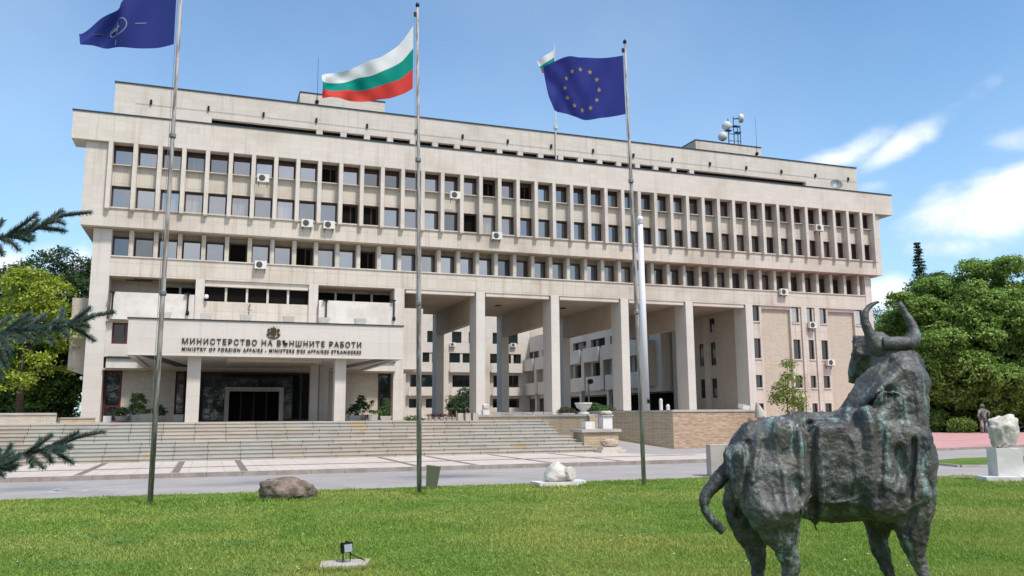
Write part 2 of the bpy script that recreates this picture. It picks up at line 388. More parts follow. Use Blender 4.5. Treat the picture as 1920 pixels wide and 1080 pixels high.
mk.add([(22.5, 21.6, .004), (25.5, 20.6, .004), (25.6, 20.9, .004), (22.6, 21.9, .004)], [(0, 1, 2, 3)])
tag(mk.build('road_marking', M['worn_paint']), kind='structure')
poly_sheet('pink_square', [(28, 34.4), (38.1, 36.3), (46.5, 37.9), (62, 40.8), (92, 59), (70, 66), (52, 71), (40, 60)], .12, M['pink_paving'], thick=.115)
tag(strip([(28, 34.4), (38.1, 36.3), (46.5, 37.9), (62, 40.8)], -.2, 0.003, .135).build('square_kerb', M['kerb_stone']), kind='structure')
isl = [(27.2, 24.9), (29., 24.2), (33, 23.9), (40, 23), (41, 26.6), (36, 28.4), (31.3, 28.6), (28, 27.4)]
poly_sheet('traffic_island', isl, .10, M['lawn_green'], thick=.08)
tag(strip(list(reversed(isl+isl[:1])), .12, .004, .09).build('island_kerb', M['concrete_light']), kind='structure')
poly_sheet('terrace', [(-80, 44.75), (18.3, 44.75), (18.3, 46.9), (21.5, 49.6), (22.7, 49.0), (25.05, 42.45), (31, 42.9), (47, 64), (47, 130), (-80, 130)], 1.8, M['terrace_floor'], thick=1.7)

# staircase: ten treads in two flights
st = empty('stone_staircase', (4, 42.5, .15), 'long weathered stone staircase of ten steps before the ministry entrance', 'staircase')
y, zt = 40.3, .15
for i in range(10):
    zt += .165; y1 = y + (.36 if i != 4 else .95); xr = 19.2 - .10*i - (0 if i < 5 else .55)
    m_ = MB(); m_.box(-42, xr, y+.02, (y1+.03) if i < 9 else 44.76, zt-.165, zt-.05); m_.box(-42, xr+.02, y-.012, (y1+.03) if i < 9 else 44.76, zt-.05, zt+(.004 if i == 9 else 0))
    m_.build('step', M['step_stone'], st); y = y1
# grass blades (uncountable): one object, thin blades getting sparser with distance
def grass():
    def inside(x, y):
        e = np.array(edge[:12]); return (y < np.interp(x, e[:9, 0], e[:9, 1])+.03+.07*np.sin(x*5.1+2*np.sin(x*1.9))+RNG.normal(0, .05, len(x))) & (x < 23.2)
    Y = np.concatenate([RNG.uniform(7.0, 12.5, 230000), RNG.uniform(12.5, 17.5, 150000), RNG.uniform(17.5, 24.6, 120000)])
    X = RNG.uniform(-.235, 1.32, len(Y))*Y
    k = inside(X, Y); X, Y = X[k], Y[k]
    ring_ = [(1.93, 21.7, .85, .5, 1500), (9.5, 22.5, .85, .5, 1300), (1.8, 11.72, .42, .33, 2600), (-1.22, 21.8, .10, .10, 200), (5.24, 21.8, .10, .10, 200), (11.84, 21.8, .10, .10, 200), (5.95, 23.3, .2, .2, 300), (22.4, 18.8, 1.0, .75, 1500)]
    ex, ey = [], []
    for cx, cy, rx, ry, n_ in ring_:                  # longer grass left by the mower round the stones and poles
        a_ = RNG.uniform(0, 2*np.pi, n_); q_ = RNG.normal(1.0, .12, n_); ex.append(cx+rx*q_*np.cos(a_)); ey.append(cy+ry*q_*np.sin(a_))
    ne = sum(len(q_) for q_ in ex); X = np.concatenate([X]+ex); Y = np.concatenate([Y]+ey); nb = len(X); tall = np.ones(nb); tall[nb-ne:] = 2.1
    far_ = np.clip((Y-7)/15, 0, 1)
    patch = .65+.7*(.5+.5*np.sin(X*1.3+2*np.sin(Y*.9))*np.cos(Y*1.7+1.3*np.sin(X*.7)))
    h = RNG.uniform(.015, .046, nb)*patch*(1+.9*(RNG.random(nb) < .05))*tall; w = RNG.uniform(.0035, .007, nb)*(1+1.6*far_); a = RNG.uniform(0, 2*np.pi, nb); le = RNG.uniform(.2, 1.3, nb)*h; la = RNG.uniform(0, 2*np.pi, nb)
    V = np.empty((nb, 3, 3), np.float32)
    V[:, 0] = np.c_[X-np.cos(a)*w, Y-np.sin(a)*w, np.full(nb, .046)]; V[:, 1] = np.c_[X+np.cos(a)*w, Y+np.sin(a)*w, np.full(nb, .046)]
    V[:, 2] = np.c_[X+np.cos(la)*le, Y+np.sin(la)*le, .05+h]
    o = link_mesh('grass', np_mesh('grass', V.reshape(-1, 3), np.arange(nb*3).reshape(-1, 3), M['grass_blade'])); tag(o, 'short mown green grass covering the foreground lawn', 'grass', kind='stuff')
    n = 16000; pc = np.c_[RNG.uniform(-.2, 1.1, 46), RNG.uniform(8.5, 21, 46)]; k = RNG.integers(0, 46, n); rr = RNG.uniform(.15, .8, 46)[k]
    cy_ = pc[k, 1]+RNG.normal(0, 1, n)*rr; cx_ = pc[k, 0]*pc[k, 1]+RNG.normal(0, 1, n)*rr; q = inside(cx_, cy_); cx_, cy_ = cx_[q], cy_[q]; n = len(cx_)
    s = RNG.uniform(.008, .018, n); a = RNG.uniform(0, 6.28, n); z = .05+RNG.uniform(.03, .065, n); V = np.empty((n, 4, 3), np.float32)
    for j in range(4): V[:, j] = np.c_[cx_+np.cos(a+j*1.571)*s, cy_+np.sin(a+j*1.571)*s, z+RNG.uniform(-.006, .006, n)]
    tag(link_mesh('clover', np_mesh('clover', V.reshape(-1, 3), np.arange(n*4).reshape(-1, 4), M['clover_leaf'])), 'patches of darker clover leaves in the mown lawn', 'clover', kind='stuff')
    d = MB()
    for _ in range(150):
        y = random.uniform(8, 21); x = y*random.uniform(-.2, 1.05); r = random.uniform(.010, .018)
        if x > 20: continue
        d.lathe((x, y, .075), [(r*.3, 0), (r, .006), (r*.6, .012)], 6)
    tag(d.build('daisies', M['white_render']), 'tiny white daisies scattered through the mown lawn', 'flowers', kind='stuff')
grass()
# ------------------------------------------------------------------ ministry building (facade along X, front plane Y = 64)
B = empty('ministry_building', (26, 66, 1.8), 'long pale stone-clad ministry building with rows of finned windows and an entrance canopy', 'government building')
PITCH_, FX0 = 1.642, -7.7
FY = 64.0
m = MB(); m.box(-10.12, 63.8, FY, 66.2, 21.76, 23.8); m.build('cornice', M['stone_cladding'], B)
m = MB(); m.box(-10.18, 63.86, FY-.06, 66.3, 23.8, 23.9); m.build('coping', M['metal_coping'], B)
m = MB(); m.box(-9.2, 62.3, 65.08, 79.6, 15.6, 23.7)
m.box(-9.2, FX0, FY+.33, 65.08, 15.6, 21.757); m.box(FX0+42*PITCH_+.3, 62.3, FY+.33, 65.08, 15.6, 21.757)
m.build('upper_wall', M['stone_cladding'], B)
m = MB(); m.box(FX0+.003, FX0+42*PITCH_+.297, FY+.36, 65.076, 15.603, 16.93); m.build('band', M['stone_weathered'], B)
m = MB(); m.box(FX0+.31, FX0+42*PITCH_, FY+.64, 65.076, 18.68, 20.16); m.build('spandrel', M['stone_weathered'], B)
m = MB(); m.box(FX0+.31, FX0+42*PITCH_-.01, FY+.36, 65.07, 20.16, 20.22); m.box(FX0+.31, FX0+42*PITCH_-.01, FY+.26, 65.07, 16.93, 17.03); m.build('sill', M['stone_weathered'], B)
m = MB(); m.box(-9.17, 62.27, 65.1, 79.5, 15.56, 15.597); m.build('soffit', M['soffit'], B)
fin = MB(); fin.prism([(0, 0, 0), (0, 1.04, -.16), (0, 1.04, 4.9), (0, 0, 4.9)], (.30, 0, 0))
f0 = fin.build('fin', M['stone_cladding'], B); fme = f0.data
# build() subtracted the parent's position from the fin's own coordinates: restore
fme.transform(Matrix.Translation(W[B.name])); fme.update()
f0.location = Vector((FX0, FY+.003, 16.86)) - W[B.name]
for i in range(1, 43): link_mesh('fin', fme, B, Vector((FX0+i*PITCH_, FY+.003, 16.86)) - W[B.name])
LY = 65.0                          # plane of the row below
lf = MB(); lf.prism([(0, 0, 0), (0, 1.07, -.14), (0, 1.07, 1.99), (0, 0, 1.99)], (.30, 0, 0))
l0 = lf.build('lower_fin', M['stone_weathered'], B); lme = l0.data; lme.transform(Matrix.Translation(W[B.name])); lme.update()
l0.location = Vector((FX0+PITCH_, LY+.003, 13.56)) - W[B.name]
for i in range(2, 42): link_mesh('lower_fin', lme, B, Vector((FX0+i*PITCH_, LY+.003, 13.56)) - W[B.name])
m = MB(); m.box(-7.2, 60.6, LY+1.1, 79.4, 12.16, 15.56); m.build('lower_wall', M['stone_weathered'], B)
m = MB(); m.box(-7.2, 61.36, LY+.06, LY+1.1, 12.16, 13.55); m.build('apron', M['stone_weathered'], B)
m = MB(); m.box(-7.2, 60.6, LY-.02, LY+1.095, 13.55, 13.63); m.build('lower_sill', M['stone_cladding'], B)
m = MB(); m.box(60.6, 61.36, LY, 79.4, 0, 13.55); m.box(60.6, 61.36, LY, 79.4, 13.55, 15.557); m.build('end_pier', M['stone_cladding'], B)
m = MB(); m.box(-8.4, -7.2, LY, 67., 1.75, 15.557); m.build('corner_pier', M['stone_column'], B)

def boxes(name, m_, bs, parent=None):
    for b in bs: q = MB(); q.box(*b); q.build(name, M[m_], parent or B)
# windows: a frame with its pane; 100 that show largest one by one, the rest as one part
def frame_mb(w, h, t=.085, mid=False, dep=.08, out=0.):
    q = MB(); q.box(0, w, -out, dep, 0, t); q.box(0, w, -out, dep, h-t, h); q.box(0, t, -out, dep, t, h-t); q.box(w-t, w, -out, dep, t, h-t)
    if mid: q.box(w/2-t/2, w/2+t/2, 0, dep, t, h-t)
    return q
ww = PITCH_-.30
def shared(name, mb, m_):
    me = bpy.data.meshes.new(name); me.from_pydata(mb.v, [], mb.f); me.materials.append(m_); me.update(); return me
FR, PN, OP, SA = {}, {}, {}, {}
for h in (1.53, 1.63, 1.56):
    fq = frame_mb(ww, h, .105, False, .08, .12)
    if h == 1.53: fq.box(.105, ww-.105, -.06, .04, h-.34, h-.105)
    FR[h] = shared('window', fq, M['window_frame'])
    q = MB(); q.add([(-ww/2+.08, 0, -h/2+.08), (ww/2-.08, 0, -h/2+.08), (ww/2-.08, 0, h/2-.08), (-ww/2+.08, 0, h/2-.08)], [(0, 1, 2, 3)])
    PN[h] = shared('pane', q, M['window_glass']); OP[h] = shared('opening', q, M['dark_opening'])  # flat black sheet paints the unlit room behind an open window
slots = []
OPEN = {1: {9, 17, 19}, 2: {10, 11, 16}, 3: {5, 11, 8}}
for row, (zs, h, yy) in {1: (20.22, 1.53, FY+.96), 2: (17.03, 1.63, FY+.96), 3: (13.63, 1.56, LY+.98)}.items():
    for i in range(42 if row < 3 else 41):
        x = FX0+.30+i*PITCH_; w_ = ww
        slots.append((i, row, x, zs, h, yy))
slots.sort(key=lambda s: (s[0], s[1]))
rest_f, rest_p = MB(), MB()
for k, (i, row, x, zs, h, yy) in enumerate(slots):
    if k < 100:
        o = link_mesh('window', FR[h], B, Vector((x, yy, zs)) - W[B.name])
        op = i in OPEN[row]
        p = link_mesh('opening' if op else 'pane', (OP if op else PN)[h], o, (ww/2, .045, h/2))
        if not op: p.rotation_euler = (rad(random.uniform(-1., 1.)), 0, rad(random.uniform(-1.2, 1.2)))
        elif i not in (16, 5):    # an opened sash swung inwards shows as a dark leaf at one side
            sash = shared('sash', frame_mb(.5, h-.16, .07, dep=.05), M['window_frame']); s_ = link_mesh('sash', sash, o, (ww-.6, .0, .08))
    else:
        q = frame_mb(ww, h, .12, False, .08, .14)
        if row == 1: q.box(.12, ww-.12, -.05, .04, h-.36, h-.12)
        rest_f.add([(a+x, b+yy, c+zs) for a, b, c in q.v], q.f)
        rest_p.add([(x+.08, yy+.045, zs+.08), (x+ww-.08, yy+.045, zs+.08), (x+ww-.08, yy+.045, zs+h-.08), (x+.08, yy+.045, zs+h-.08)], [(0, 1, 2, 3)])
rw = rest_f.build('window', M['window_frame'], B); tag(rw, kind='stuff'); tag(rest_p.build('pane', M['window_glass'], rw), kind='stuff')

# set-back top storey with slot openings, roof boxes, lightning rods
m = MB(); m.box(-8.0, 63.3, 68, 78.5, 23.7, 24.95); m.box(-8.0, -.9, 68, 78.5, 24.95, 25.68); m.box(56.7, 63.3, 68, 78.5, 24.95, 25.68); m.box(-.9, 56.7, 68.5, 78.5, 24.95, 25.68)
m.box(-8.0, 63.3, 68, 78.5, 25.68, 27.75); m.build('top_storey', M['stone_cladding'], B)
m = MB(); m.box(-8.06, 63.36, 67.93, 78.6, 27.75, 27.84); m.build('roof_edge', M['metal_coping'], B)
m = MB(); m.box(-.89, 56.69, 68.44, 68.49, 24.96, 25.67); m.build('vent_slot', M['dark_opening'], B)
x = 7.3; bs = []
while x < 44: bs.append((x, x+.5, 68.01, 68.43, 24.95, 25.68)); x += 1.98
boxes('slot_pier', 'stone_cladding', bs)
boxes('wall_bracket', 'black_metal', [(-5.4+4.22*k-.08, -5.4+4.22*k+.08, 67.85, 67.99, 26.28, 26.62) for k in range(17)])
m = MB(); m.tube([(-6.5, 67.97, 26.22), (63.2, 67.97, 26.22)], .007, 5); m.build('lightning_cable', M['black_metal'], B)
for x0, x1 in ((6.4, 14.1), (47.6, 55.9)):
    m = MB(); m.box(x0, x1, 74, 77.5, 27.8, 31.1); b_ = m.build('roof_house', M['stone_cladding'], B)
    m = MB(); m.box(x0-.06, x1+.06, 73.94, 77.56, 31.1, 31.18); m.build('roof_trim', M['metal_coping'], b_)
for x in (7.9, 55.3):
    m = MB(); m.tube([(x, 73.9, 28), (x, 73.9, 34.6)], [.03, .012], 6); m.lathe((x, 73.9, 30.2), [(.08, 0), (.17, .1), (.17, .25), (.08, .32)], 8); m.build('lightning_rod', M['black_metal'], B)

# ---- lower left: loggias, entrance floor
m = MB(); m.box(-7.9, 14.2, 67.2, 79.4, 1.75, 12.15); m.build('core_wall', M['stone_cladding'], B)
boxes('pilaster', 'stone_column', [(-1.39, -.77, LY, 67.2, 5.6, 12.16), (6.79, 7.48, LY, 67.2, 5.6, 12.16), (13.45, 14.25, LY, 67.2, 1.75, 12.16)])
m = MB(); m.box(-6.95, -1.42, LY-.35, LY-.15, 9.0, 10.95); m.box(-6.95, -6.75, LY-.15, LY+.6, 9.0, 10.95); m.box(-1.62, -1.42, LY-.15, LY+.0, 9.0, 10.95); m.build('parapet', M['white_render'], B)
m = MB(); m.box(7.52, 13.62, LY-.35, LY-.15, 8.9, 10.93); m.box(7.52, 7.72, LY-.15, LY-.003, 8.9, 10.93); m.box(13.42, 13.62, LY-.15, LY-.003, 8.9, 10.93); m.build('parapet', M['white_render'], B)
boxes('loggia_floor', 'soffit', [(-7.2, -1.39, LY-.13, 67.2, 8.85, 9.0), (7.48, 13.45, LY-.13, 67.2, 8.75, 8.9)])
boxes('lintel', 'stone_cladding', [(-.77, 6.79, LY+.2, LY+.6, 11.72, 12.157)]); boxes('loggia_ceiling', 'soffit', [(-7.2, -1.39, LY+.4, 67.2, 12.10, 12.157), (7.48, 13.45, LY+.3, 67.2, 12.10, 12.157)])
m = MB(); m.box(-.77, 6.79, LY+.12, LY+.62, 7.5, 10.58); m.build('balcony_wall', M['stone_weathered'], B)
def ribbon(name, x0, x1, y, z0, z1, n, glass='dark_opening', mull='stone_cladding', t=.16):
    q = MB(); q.box(x0, x1, y, y+.06, z0, z1); o = q.build(name, M[glass], B)
    boxes('mullion', mull, [(x0+(x1-x0)*k/n-t/2, x0+(x1-x0)*k/n+t/2, y-.14, y-.003, z0, z1) for k in range(1, n)], o)
    return o
ribbon('ribbon_window', -.75, 6.77, LY+.55, 10.6, 11.7, 5)
ribbon('ribbon_window', 7.6, 13.4, 66.9, 10.6, 11.85, 4)
ribbon('ribbon_window', -3.6, -1.4, 66.9, 10.6, 11.75, 2)
boxes('ceiling_lamp', 'metal_coping', [(-6.2, -4.4, 66.2, 66.5, 12.04, 12.095), (-5.6, -3.9, 65.6, 65.8, 12.04, 12.095)])
# storey behind the canopy, red framed window at its left
m = MB(); holes(m, LY+.1, .5, -7.2, 13.45, 6.36, 8.85, [(-6.8, -5.2, 7.28, 8.80), (-1.39, -.77, 0, 20), (6.79, 7.48, 0, 20)]); m.build('storey_wall', M['stone_cladding'], B)
m = MB(); m.box(-6.8, -5.2, LY+.45, LY+.5, 7.28, 8.8); o = m.build('red_window', M['dark_glass'], B)
q = frame_mb(1.6, 1.52, .1, True); mm = MB(); mm.add([(a-6.8, b+LY+.35, c+7.28) for a, b, c in q.v], q.f); M['window_red'] = mat('window_red', (.11, .018, .02), .5)[0]; mm.build('frame', M['window_red'], o)
m = MB(); m.box(-7.0, 13.5, LY-.5, LY+.1, 6.22, 6.357); m.build('ledge', M['metal_coping'], B)
m = MB(); m.box(-7.0, 13.6, LY-.35, LY+1.1, 5.55, 6.217); m.build('floor_band', M['white_render'], B)
m = MB(); m.box(-7.2, 13.45, LY-.2, 67.2, 5.42, 5.547); m.build('porch_ceiling', M['soffit'], B)
# ground floor
boxes('brick_wall', 'pale_brick', [(-6.0, -2.45, 65.9, 66.6, 1.8, 5.42), (8.1, 12.42, 65.9, 66.6, 1.8, 5.42)]); boxes('low_sill', 'stone_cladding', [(-2.45, -1.78, 65.9, 66.3, 1.8, 2.3)])
def glazed(x0, x1, z0, z1, y, m_='dark_glass', fm='window_frame', bars=()):
    q = MB(); q.box(x0, x1, y, y+.05, z0, z1); o = q.build('glazing', M[m_], B)
    f = frame_mb(x1-x0, z1-z0, .11); mm = MB(); mm.add([(a+x0, b+y-.1, c+z0) for a, b, c in f.v], f.f)
    for z in bars: mm.box(x0+.11, x1-.11, y-.09, y-.01, z-.05, z+.05)
    mm.build('frame', M[fm], o); return o
glazed(-7.15, -6.02, 1.82, 5.4, 66.1, 'lobby_glass', 'window_red', (2.9,))
glazed(-2.43, -1.80, 2.33, 5.4, 66.1, 'lobby_glass', 'window_red')
glazed(12.45, 13.43, 1.82, 5.4, 66.1, 'lobby_glass')
glazed(-1.75, 8.05, 1.82, 5.4, 66.4, 'dark_glass')
q = MB(); q.box(-.5, .95, 66.2, 66.24, 1.85, 4.3); o = q.build('side_glazing', M['lobby_glass'], B)
q = MB(); q.box(1.0, 1.3, 65.4, 66.35, 1.8, 4.28); q.box(4.9, 5.2, 65.4, 66.35, 1.8, 4.28); q.box(1.3, 4.9, 65.4, 66.35, 3.98, 4.28); q.build('door_portal', M['stone_weathered'], B)  # darker stone carries the dimness under the canopy
q = MB(); q.box(1.3, 4.9, 66.0, 66.05, 1.8, 3.98); o = q.build('door', M['dark_opening'], B)
q = MB()
for x in (2.16, 3.08, 4.0): q.box(x-.04, x+.04, 65.95, 65.99, 1.8, 3.98)
q.build('door_frame', M['window_frame'], o)
# left side block and projecting boxes
m = MB(); m.box(-9.7, -7.93, 66.9, 76, 5.5, 10.7); m.prism([(-9.7, 66.9, 5.497), (-7.93, 66.9, 5.497), (-7.93, 66.9, 4.9)], (0, 9, 0)); m.build('side_balcony', M['stone_cladding'], B)
m = MB(); m.box(14.26, 15.8, LY+.1, LY+.3, 5.75, 10.62); m.box(15.6, 15.8, LY+.3, 79, 5.75, 10.62); m.box(14.26, 15.6, LY+.3, 79, 5.75, 5.95); m.build('passage_balcony', M['stone_cladding'], B)
m = MB(); m.box(14.21, 14.5, LY+1.3, 79, 10.64, 11.9); m.build('passage_window', M['dark_opening'], B)  # black box stands in for the dark of the recess above the balcony

# ---- entrance canopy
CY = 51.4
m = MB()
m.box(-4.55, 11.2, CY, CY+.35, 5.58, 7.64); m.box(-4.55, -4.2, CY+.35, 64.45, 5.58, 7.64); m.box(10.85, 11.2, CY+.35, 64.45, 5.58, 7.64); m.box(-4.2, 10.85, CY+.35, 64.45, 5.72, 7.55)
can = m.build('canopy', M['stone_column'], B)
m = MB(); m.box(-4.62, 11.27, CY-.06, CY+.4, 7.64, 7.71); m.build('canopy_trim', M['metal_coping'], can)
m = MB(); m.box(-4.19, 10.84, CY+.36, 64.4, 5.66, 5.717); m.build('canopy_soffit', M['stone_column'], can)
m = MB(); m.box(.9, 6.6, 54.6, 58.6, 5.50, 5.655); m.build('coffer', M['stone_column'], can)
boxes('coffer_grille', 'soffit', [(a, b, 54.9, 58.3, 5.478, 5.497) for a, b in ((1.15, 2.7), (2.85, 4.65), (4.8, 6.35))], can)
m = MB(); m.prism([(-4.1, CY+.5, 5.64), (-3.2, CY+.5, 5.64), (-1.4, 64, 5.64), (-2.3, 64, 5.64)], (0, 0, .018)); m.build('soffit_rib', M['metal_coping'], can)
m = MB(); m.prism([(9.9, CY+.5, 5.64), (10.8, CY+.5, 5.64), (9.3, 64, 5.64), (8.4, 64, 5.64)], (0, 0, .018)); m.build('soffit_rib', M['metal_coping'], can)
def pillar(x0, x1, y0, y1, z1=5.657):
    q = MB(); q.box(x0, x1, y0, y1, 1.8, z1); return q.build('pillar', M['stone_column'], B)
pillar(-1.33, -.60, 52.2, 53.0); pillar(7.17, 7.84, 52.2, 53.0); pillar(6.5, 7.05, 59.6, 60.2); pillar(7.22, 7.82, 60.3, 61.0)
def lettering(txt, x0, x1, z0, z1, y, name):
    cu = bpy.data.curves.new(name, 'FONT'); cu.body = txt; cu.extrude = .02; cu.offset = .012; cu.space_character = 1.25; cu.resolution_u = 3
    t = bpy.data.objects.new(name, cu); COL.objects.link(t); bpy.context.view_layer.update()
    me = bpy.data.meshes.new_from_object(t.evaluated_get(bpy.context.evaluated_depsgraph_get()))
    bpy.data.objects.remove(t); bpy.data.curves.remove(cu); me.name = name
    co = np.empty(len(me.vertices)*3, np.float32); me.vertices.foreach_get('co', co); co = co.reshape(-1, 3)
    a, b = co.min(0), co.max(0); out = np.empty_like(co)
    out[:, 0] = x0+(co[:, 0]-a[0])/(b[0]-a[0])*(x1-x0); out[:, 2] = z0+(co[:, 1]-a[1])/(b[1]-a[1])*(z1-z0); out[:, 1] = y-(co[:, 2]-a[2])/(b[2]-a[2])*.06
    out -= np.array(W[B.name], np.float32); faces = [tuple(p.vertices) for p in me.polygons]; bpy.data.meshes.remove(me)
    iv = sorted((min(out[i, 0] for i in f), max(out[i, 0] for i in f)) for f in faces); end, gaps = iv[0][1], []
    for a_, b_ in iv:                                 # one mesh per word: cut at the widest gaps
        if a_ > end: gaps.append((a_-end, (a_+end)/2))
        end = max(end, b_)
    cuts = sorted(g[1] for g in sorted(gaps)[-(len(txt.split())-1):])+[1e9]; lo = -1e9
    for hi in cuts:
        fs = [f for f in faces if lo < out[f[0], 0] < hi]; ids = sorted({i for f in fs for i in f}); k = {i: j for j, i in enumerate(ids)}; lo = hi
        w = bpy.data.meshes.new(name); w.from_pydata([tuple(map(float, out[i])) for i in ids], [], [tuple(k[i] for i in f) for f in fs]); w.materials.append(M['bronze_letters']); w.update(); link_mesh(name, w, can)
lettering('МИНИСТЕРСТВО НА ВЪНШНИТЕ РАБОТИ', -1.67, 8.6, 6.25, 6.60, CY-.003, 'lettering')
lettering('MINISTRY OF FOREIGN AFFAIRS - MINISTERE DES AFFAIRES ETRANGERES', -1.66, 8.6, 5.86, 6.07, CY-.003, 'lettering')
# coat of arms: crowned shield between two lions over a ribbon, in relief
m = MB(); cx, cz = 3.37, 7.05
def rel(pts, d, m=m): m.prism([(cx+x, CY-.002, cz+z) for x, z in pts], (0, -d, 0))
rel([(-.17, .16), (.17, .16), (.17, -.08), (.10, -.20), (0, -.26), (-.10, -.20), (-.17, -.08)], .09)
rel([(-.12, .18), (-.17, .30), (-.07, .25), (0, .38), (.07, .25), (.17, .30), (.12, .18)], .07)
for s in (-1, 1):
    rel([(s*.19, -.12), (s*.24, .10), (s*.19, .17), (s*.25, .24), (s*.34, .20), (s*.36, .10), (s*.30, .02), (s*.33, -.12), (s*.38, -.05), (s*.40, -.16), (s*.30, -.22)], .06)
rel([(-.36, -.17), (-.30, -.25), (0, -.31), (.30, -.25), (.36, -.17), (.30, -.30), (.12, -.36), (0, -.40), (-.12, -.36), (-.30, -.30)], .05)
m.build('coat_of_arms', M['bronze_letters'], can)

# ---- open passage on columns
for x in (20.26, 26.91, 33.52, 40.06, 46.47):
    q = MB(); q.box(x, x+.75, LY, 66.9, 1.75 if x < 46 else 0, 12.16); q.build('column', M['stone_column'], B)
for x in (20.26, 26.91, 33.52, 40.06):
    q = MB(); q.box(x, x+.75, 77.9, 79.4, 1.75, 12.16); q.build('rear_column', M['stone_column'], B)
    q = MB(); q.box(x+.06, x+.69, 66.9, 77.9, 9.85, 12.1); q.build('beam', M['soffit'], B)
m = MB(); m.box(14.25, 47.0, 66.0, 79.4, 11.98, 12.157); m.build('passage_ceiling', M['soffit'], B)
boxes('passage_lintel', 'stone_cladding', [(a+.12, b-.12, LY+.12, LY+.55, 11.86, 12.157) for a, b in ((14.25, 20.26), (21.01, 26.91), (27.66, 33.52), (34.27, 40.06), (40.81, 46.47))])
for x in (24.2, 30.6, 37.1): m = MB(); m.lathe((x, 71, 11.9), [(.28, 0), (.28, .077)], 12); m.build('ceiling_light', M['black_metal'], B)

# ---- right wing on its brick wall with window strips
RY = LY+.1
m = MB(); m.box(47.22, 60.6, RY+.32, 79.3, 0, 12.157); m.build('wing_wall', M['pale_brick'], B)
boxes('wing_ledge', 'stone_cladding', [(48.3, 51.55, RY+.1, RY+.32, 11.88, 12.157), (55.95, 59.15, RY+.1, RY+.32, 11.88, 12.157)])
rows = [(10.67, 12.15), (7.2, 9.05), (4.5, 5.65), (1.7, 3.05)]
cols = [(47.25, 48.05), (51.75, 52.55), (53.5, 54.12), (55.0, 55.75), (59.3, 60.15)]
for a, b, cs in ((47.22, 48.3, cols[:1]), (51.55, 55.95, cols[1:4]), (59.15, 60.6, cols[4:])):
    m = MB(); holes(m, RY+.06, .26, a, b, 0, 12.157, [(c[0], c[1], r[0], r[1]) for c in cs for r in rows]); m.build('wing_strip', M['stone_weathered'], B)
boxes('wing_rib', 'stone_weathered', [(a, b, RY-.08, RY+.057, 0, 12.15) for a, b in ((52.75, 53.35), (54.3, 54.85))])
boxes('wing_sill', 'stone_cladding', [(c[0]-.05, c[1]+.08, RY-.02, RY+.057, r[0]-.12, r[0]-.003) for c in cols for r in rows])
for c in cols:
    for r in rows:
        w_, h_ = c[1]-c[0]-.004, r[1]-r[0]-.004; q = frame_mb(w_, h_, .07); mm = MB(); mm.add([(a+c[0]+.002, b+RY+.2, z+r[0]+.002) for a, b, z in q.v], q.f); o = mm.build('wing_window', M['window_frame'], B)
        mm = MB(); mm.add([(c[0]+.05, RY+.25, r[0]+.05), (c[1]-.05, RY+.25, r[0]+.05), (c[1]-.05, RY+.25, r[1]-.05), (c[0]+.05, RY+.25, r[1]-.05)], [(0, 1, 2, 3)]); mm.build('pane', M['window_glass' if r[0] > 10 and c[0] > 50 else 'lobby_glass'], o)
# passage side of the wing (faces -X)
PX = 47.0
def ypx(px): 
    d = ray(px, 660); return PX*d.y/d.x
yw = [(ypx(1394), ypx(1381)), (ypx(1342), ypx(1332)), (ypx(1321), ypx(1311))]
hs = [(yw[0][0], yw[0][1], 10.4, 11.9), (yw[0][0], yw[0][1], 7.2, 9.05), (yw[0][0], yw[0][1], 4.5, 5.65), (yw[1][0], yw[1][1], 10.2, 11.6)] + [(y[0], y[1], a, b) for y in yw[1:] for a, b in ((6.9, 9.2), (3.7, 5.6), (1.8, 2.5))]
m = MB(); holes(m, PX, .2, 66.9, 79.3, 1.75, 11.98, hs, 'X'); m.build('passage_wall', M['pale_brick'], B)
boxes('passage_side_window', 'dark_glass', [(PX+.1, PX+.15, *h) for h in hs])
m = MB(); m.box(PX-.12, PX-.003, yw[1][1]+.05, yw[2][0]-.05, 1.8, 11.9); m.build('passage_rib', M['stone_weathered'], B)

# ------------------------------------------------------------------ courtyard wings beyond the passage
def balcony_row(m, axis, plane, sgn, u0, u1, z0, z1, d=.9):
    if axis == 'Y': m.box(u0, u1, plane-d, plane-d+.18, z0, z1); m.box(u0, u1, plane-d+.18, plane, z0, z0+.15)
    else: m.box(plane-d, plane-d+.18, u0, u1, z0, z1); m.box(plane-d+.18, plane, u0, u1, z0, z0+.15)
C1 = empty('courtyard_wing', (28, 121, 1.8), 'rear courtyard wing with balconies seen through the columns of the passage', 'building')
m = MB(); YB = 120
hsr = []
u = 8.
while u < 46:
    hsr += [(u, u+1.5, 12.9, 14.6), (u+2.6, u+4.1, 12.9, 14.6)]; hsr += [(u-.4, u+4.6, 9.9, 11.4)]; hsr += [(u+.1, u+4.2, 6.3, 8.1)]; hsr += [(u, u+1.9, 3.3, 4.6), (u+2.5, u+4.3, 3.3, 4.6)]
    u += 6.4
holes(m, YB, .5, 5, 46, 1.8, 18, hsr); m.build('wall', M['stone_cladding'], C1)
m = MB(); m.box(5, 62, YB+.5, 132, 1.8, 17.9); m.build('inner_wall', M['pale_brick'], C1)
m = MB(); m.box(5.5, 46, YB+.30, YB+.36, 3.2, 14.7); m.build('glazing', M['lobby_glass'], C1)
u = 8.
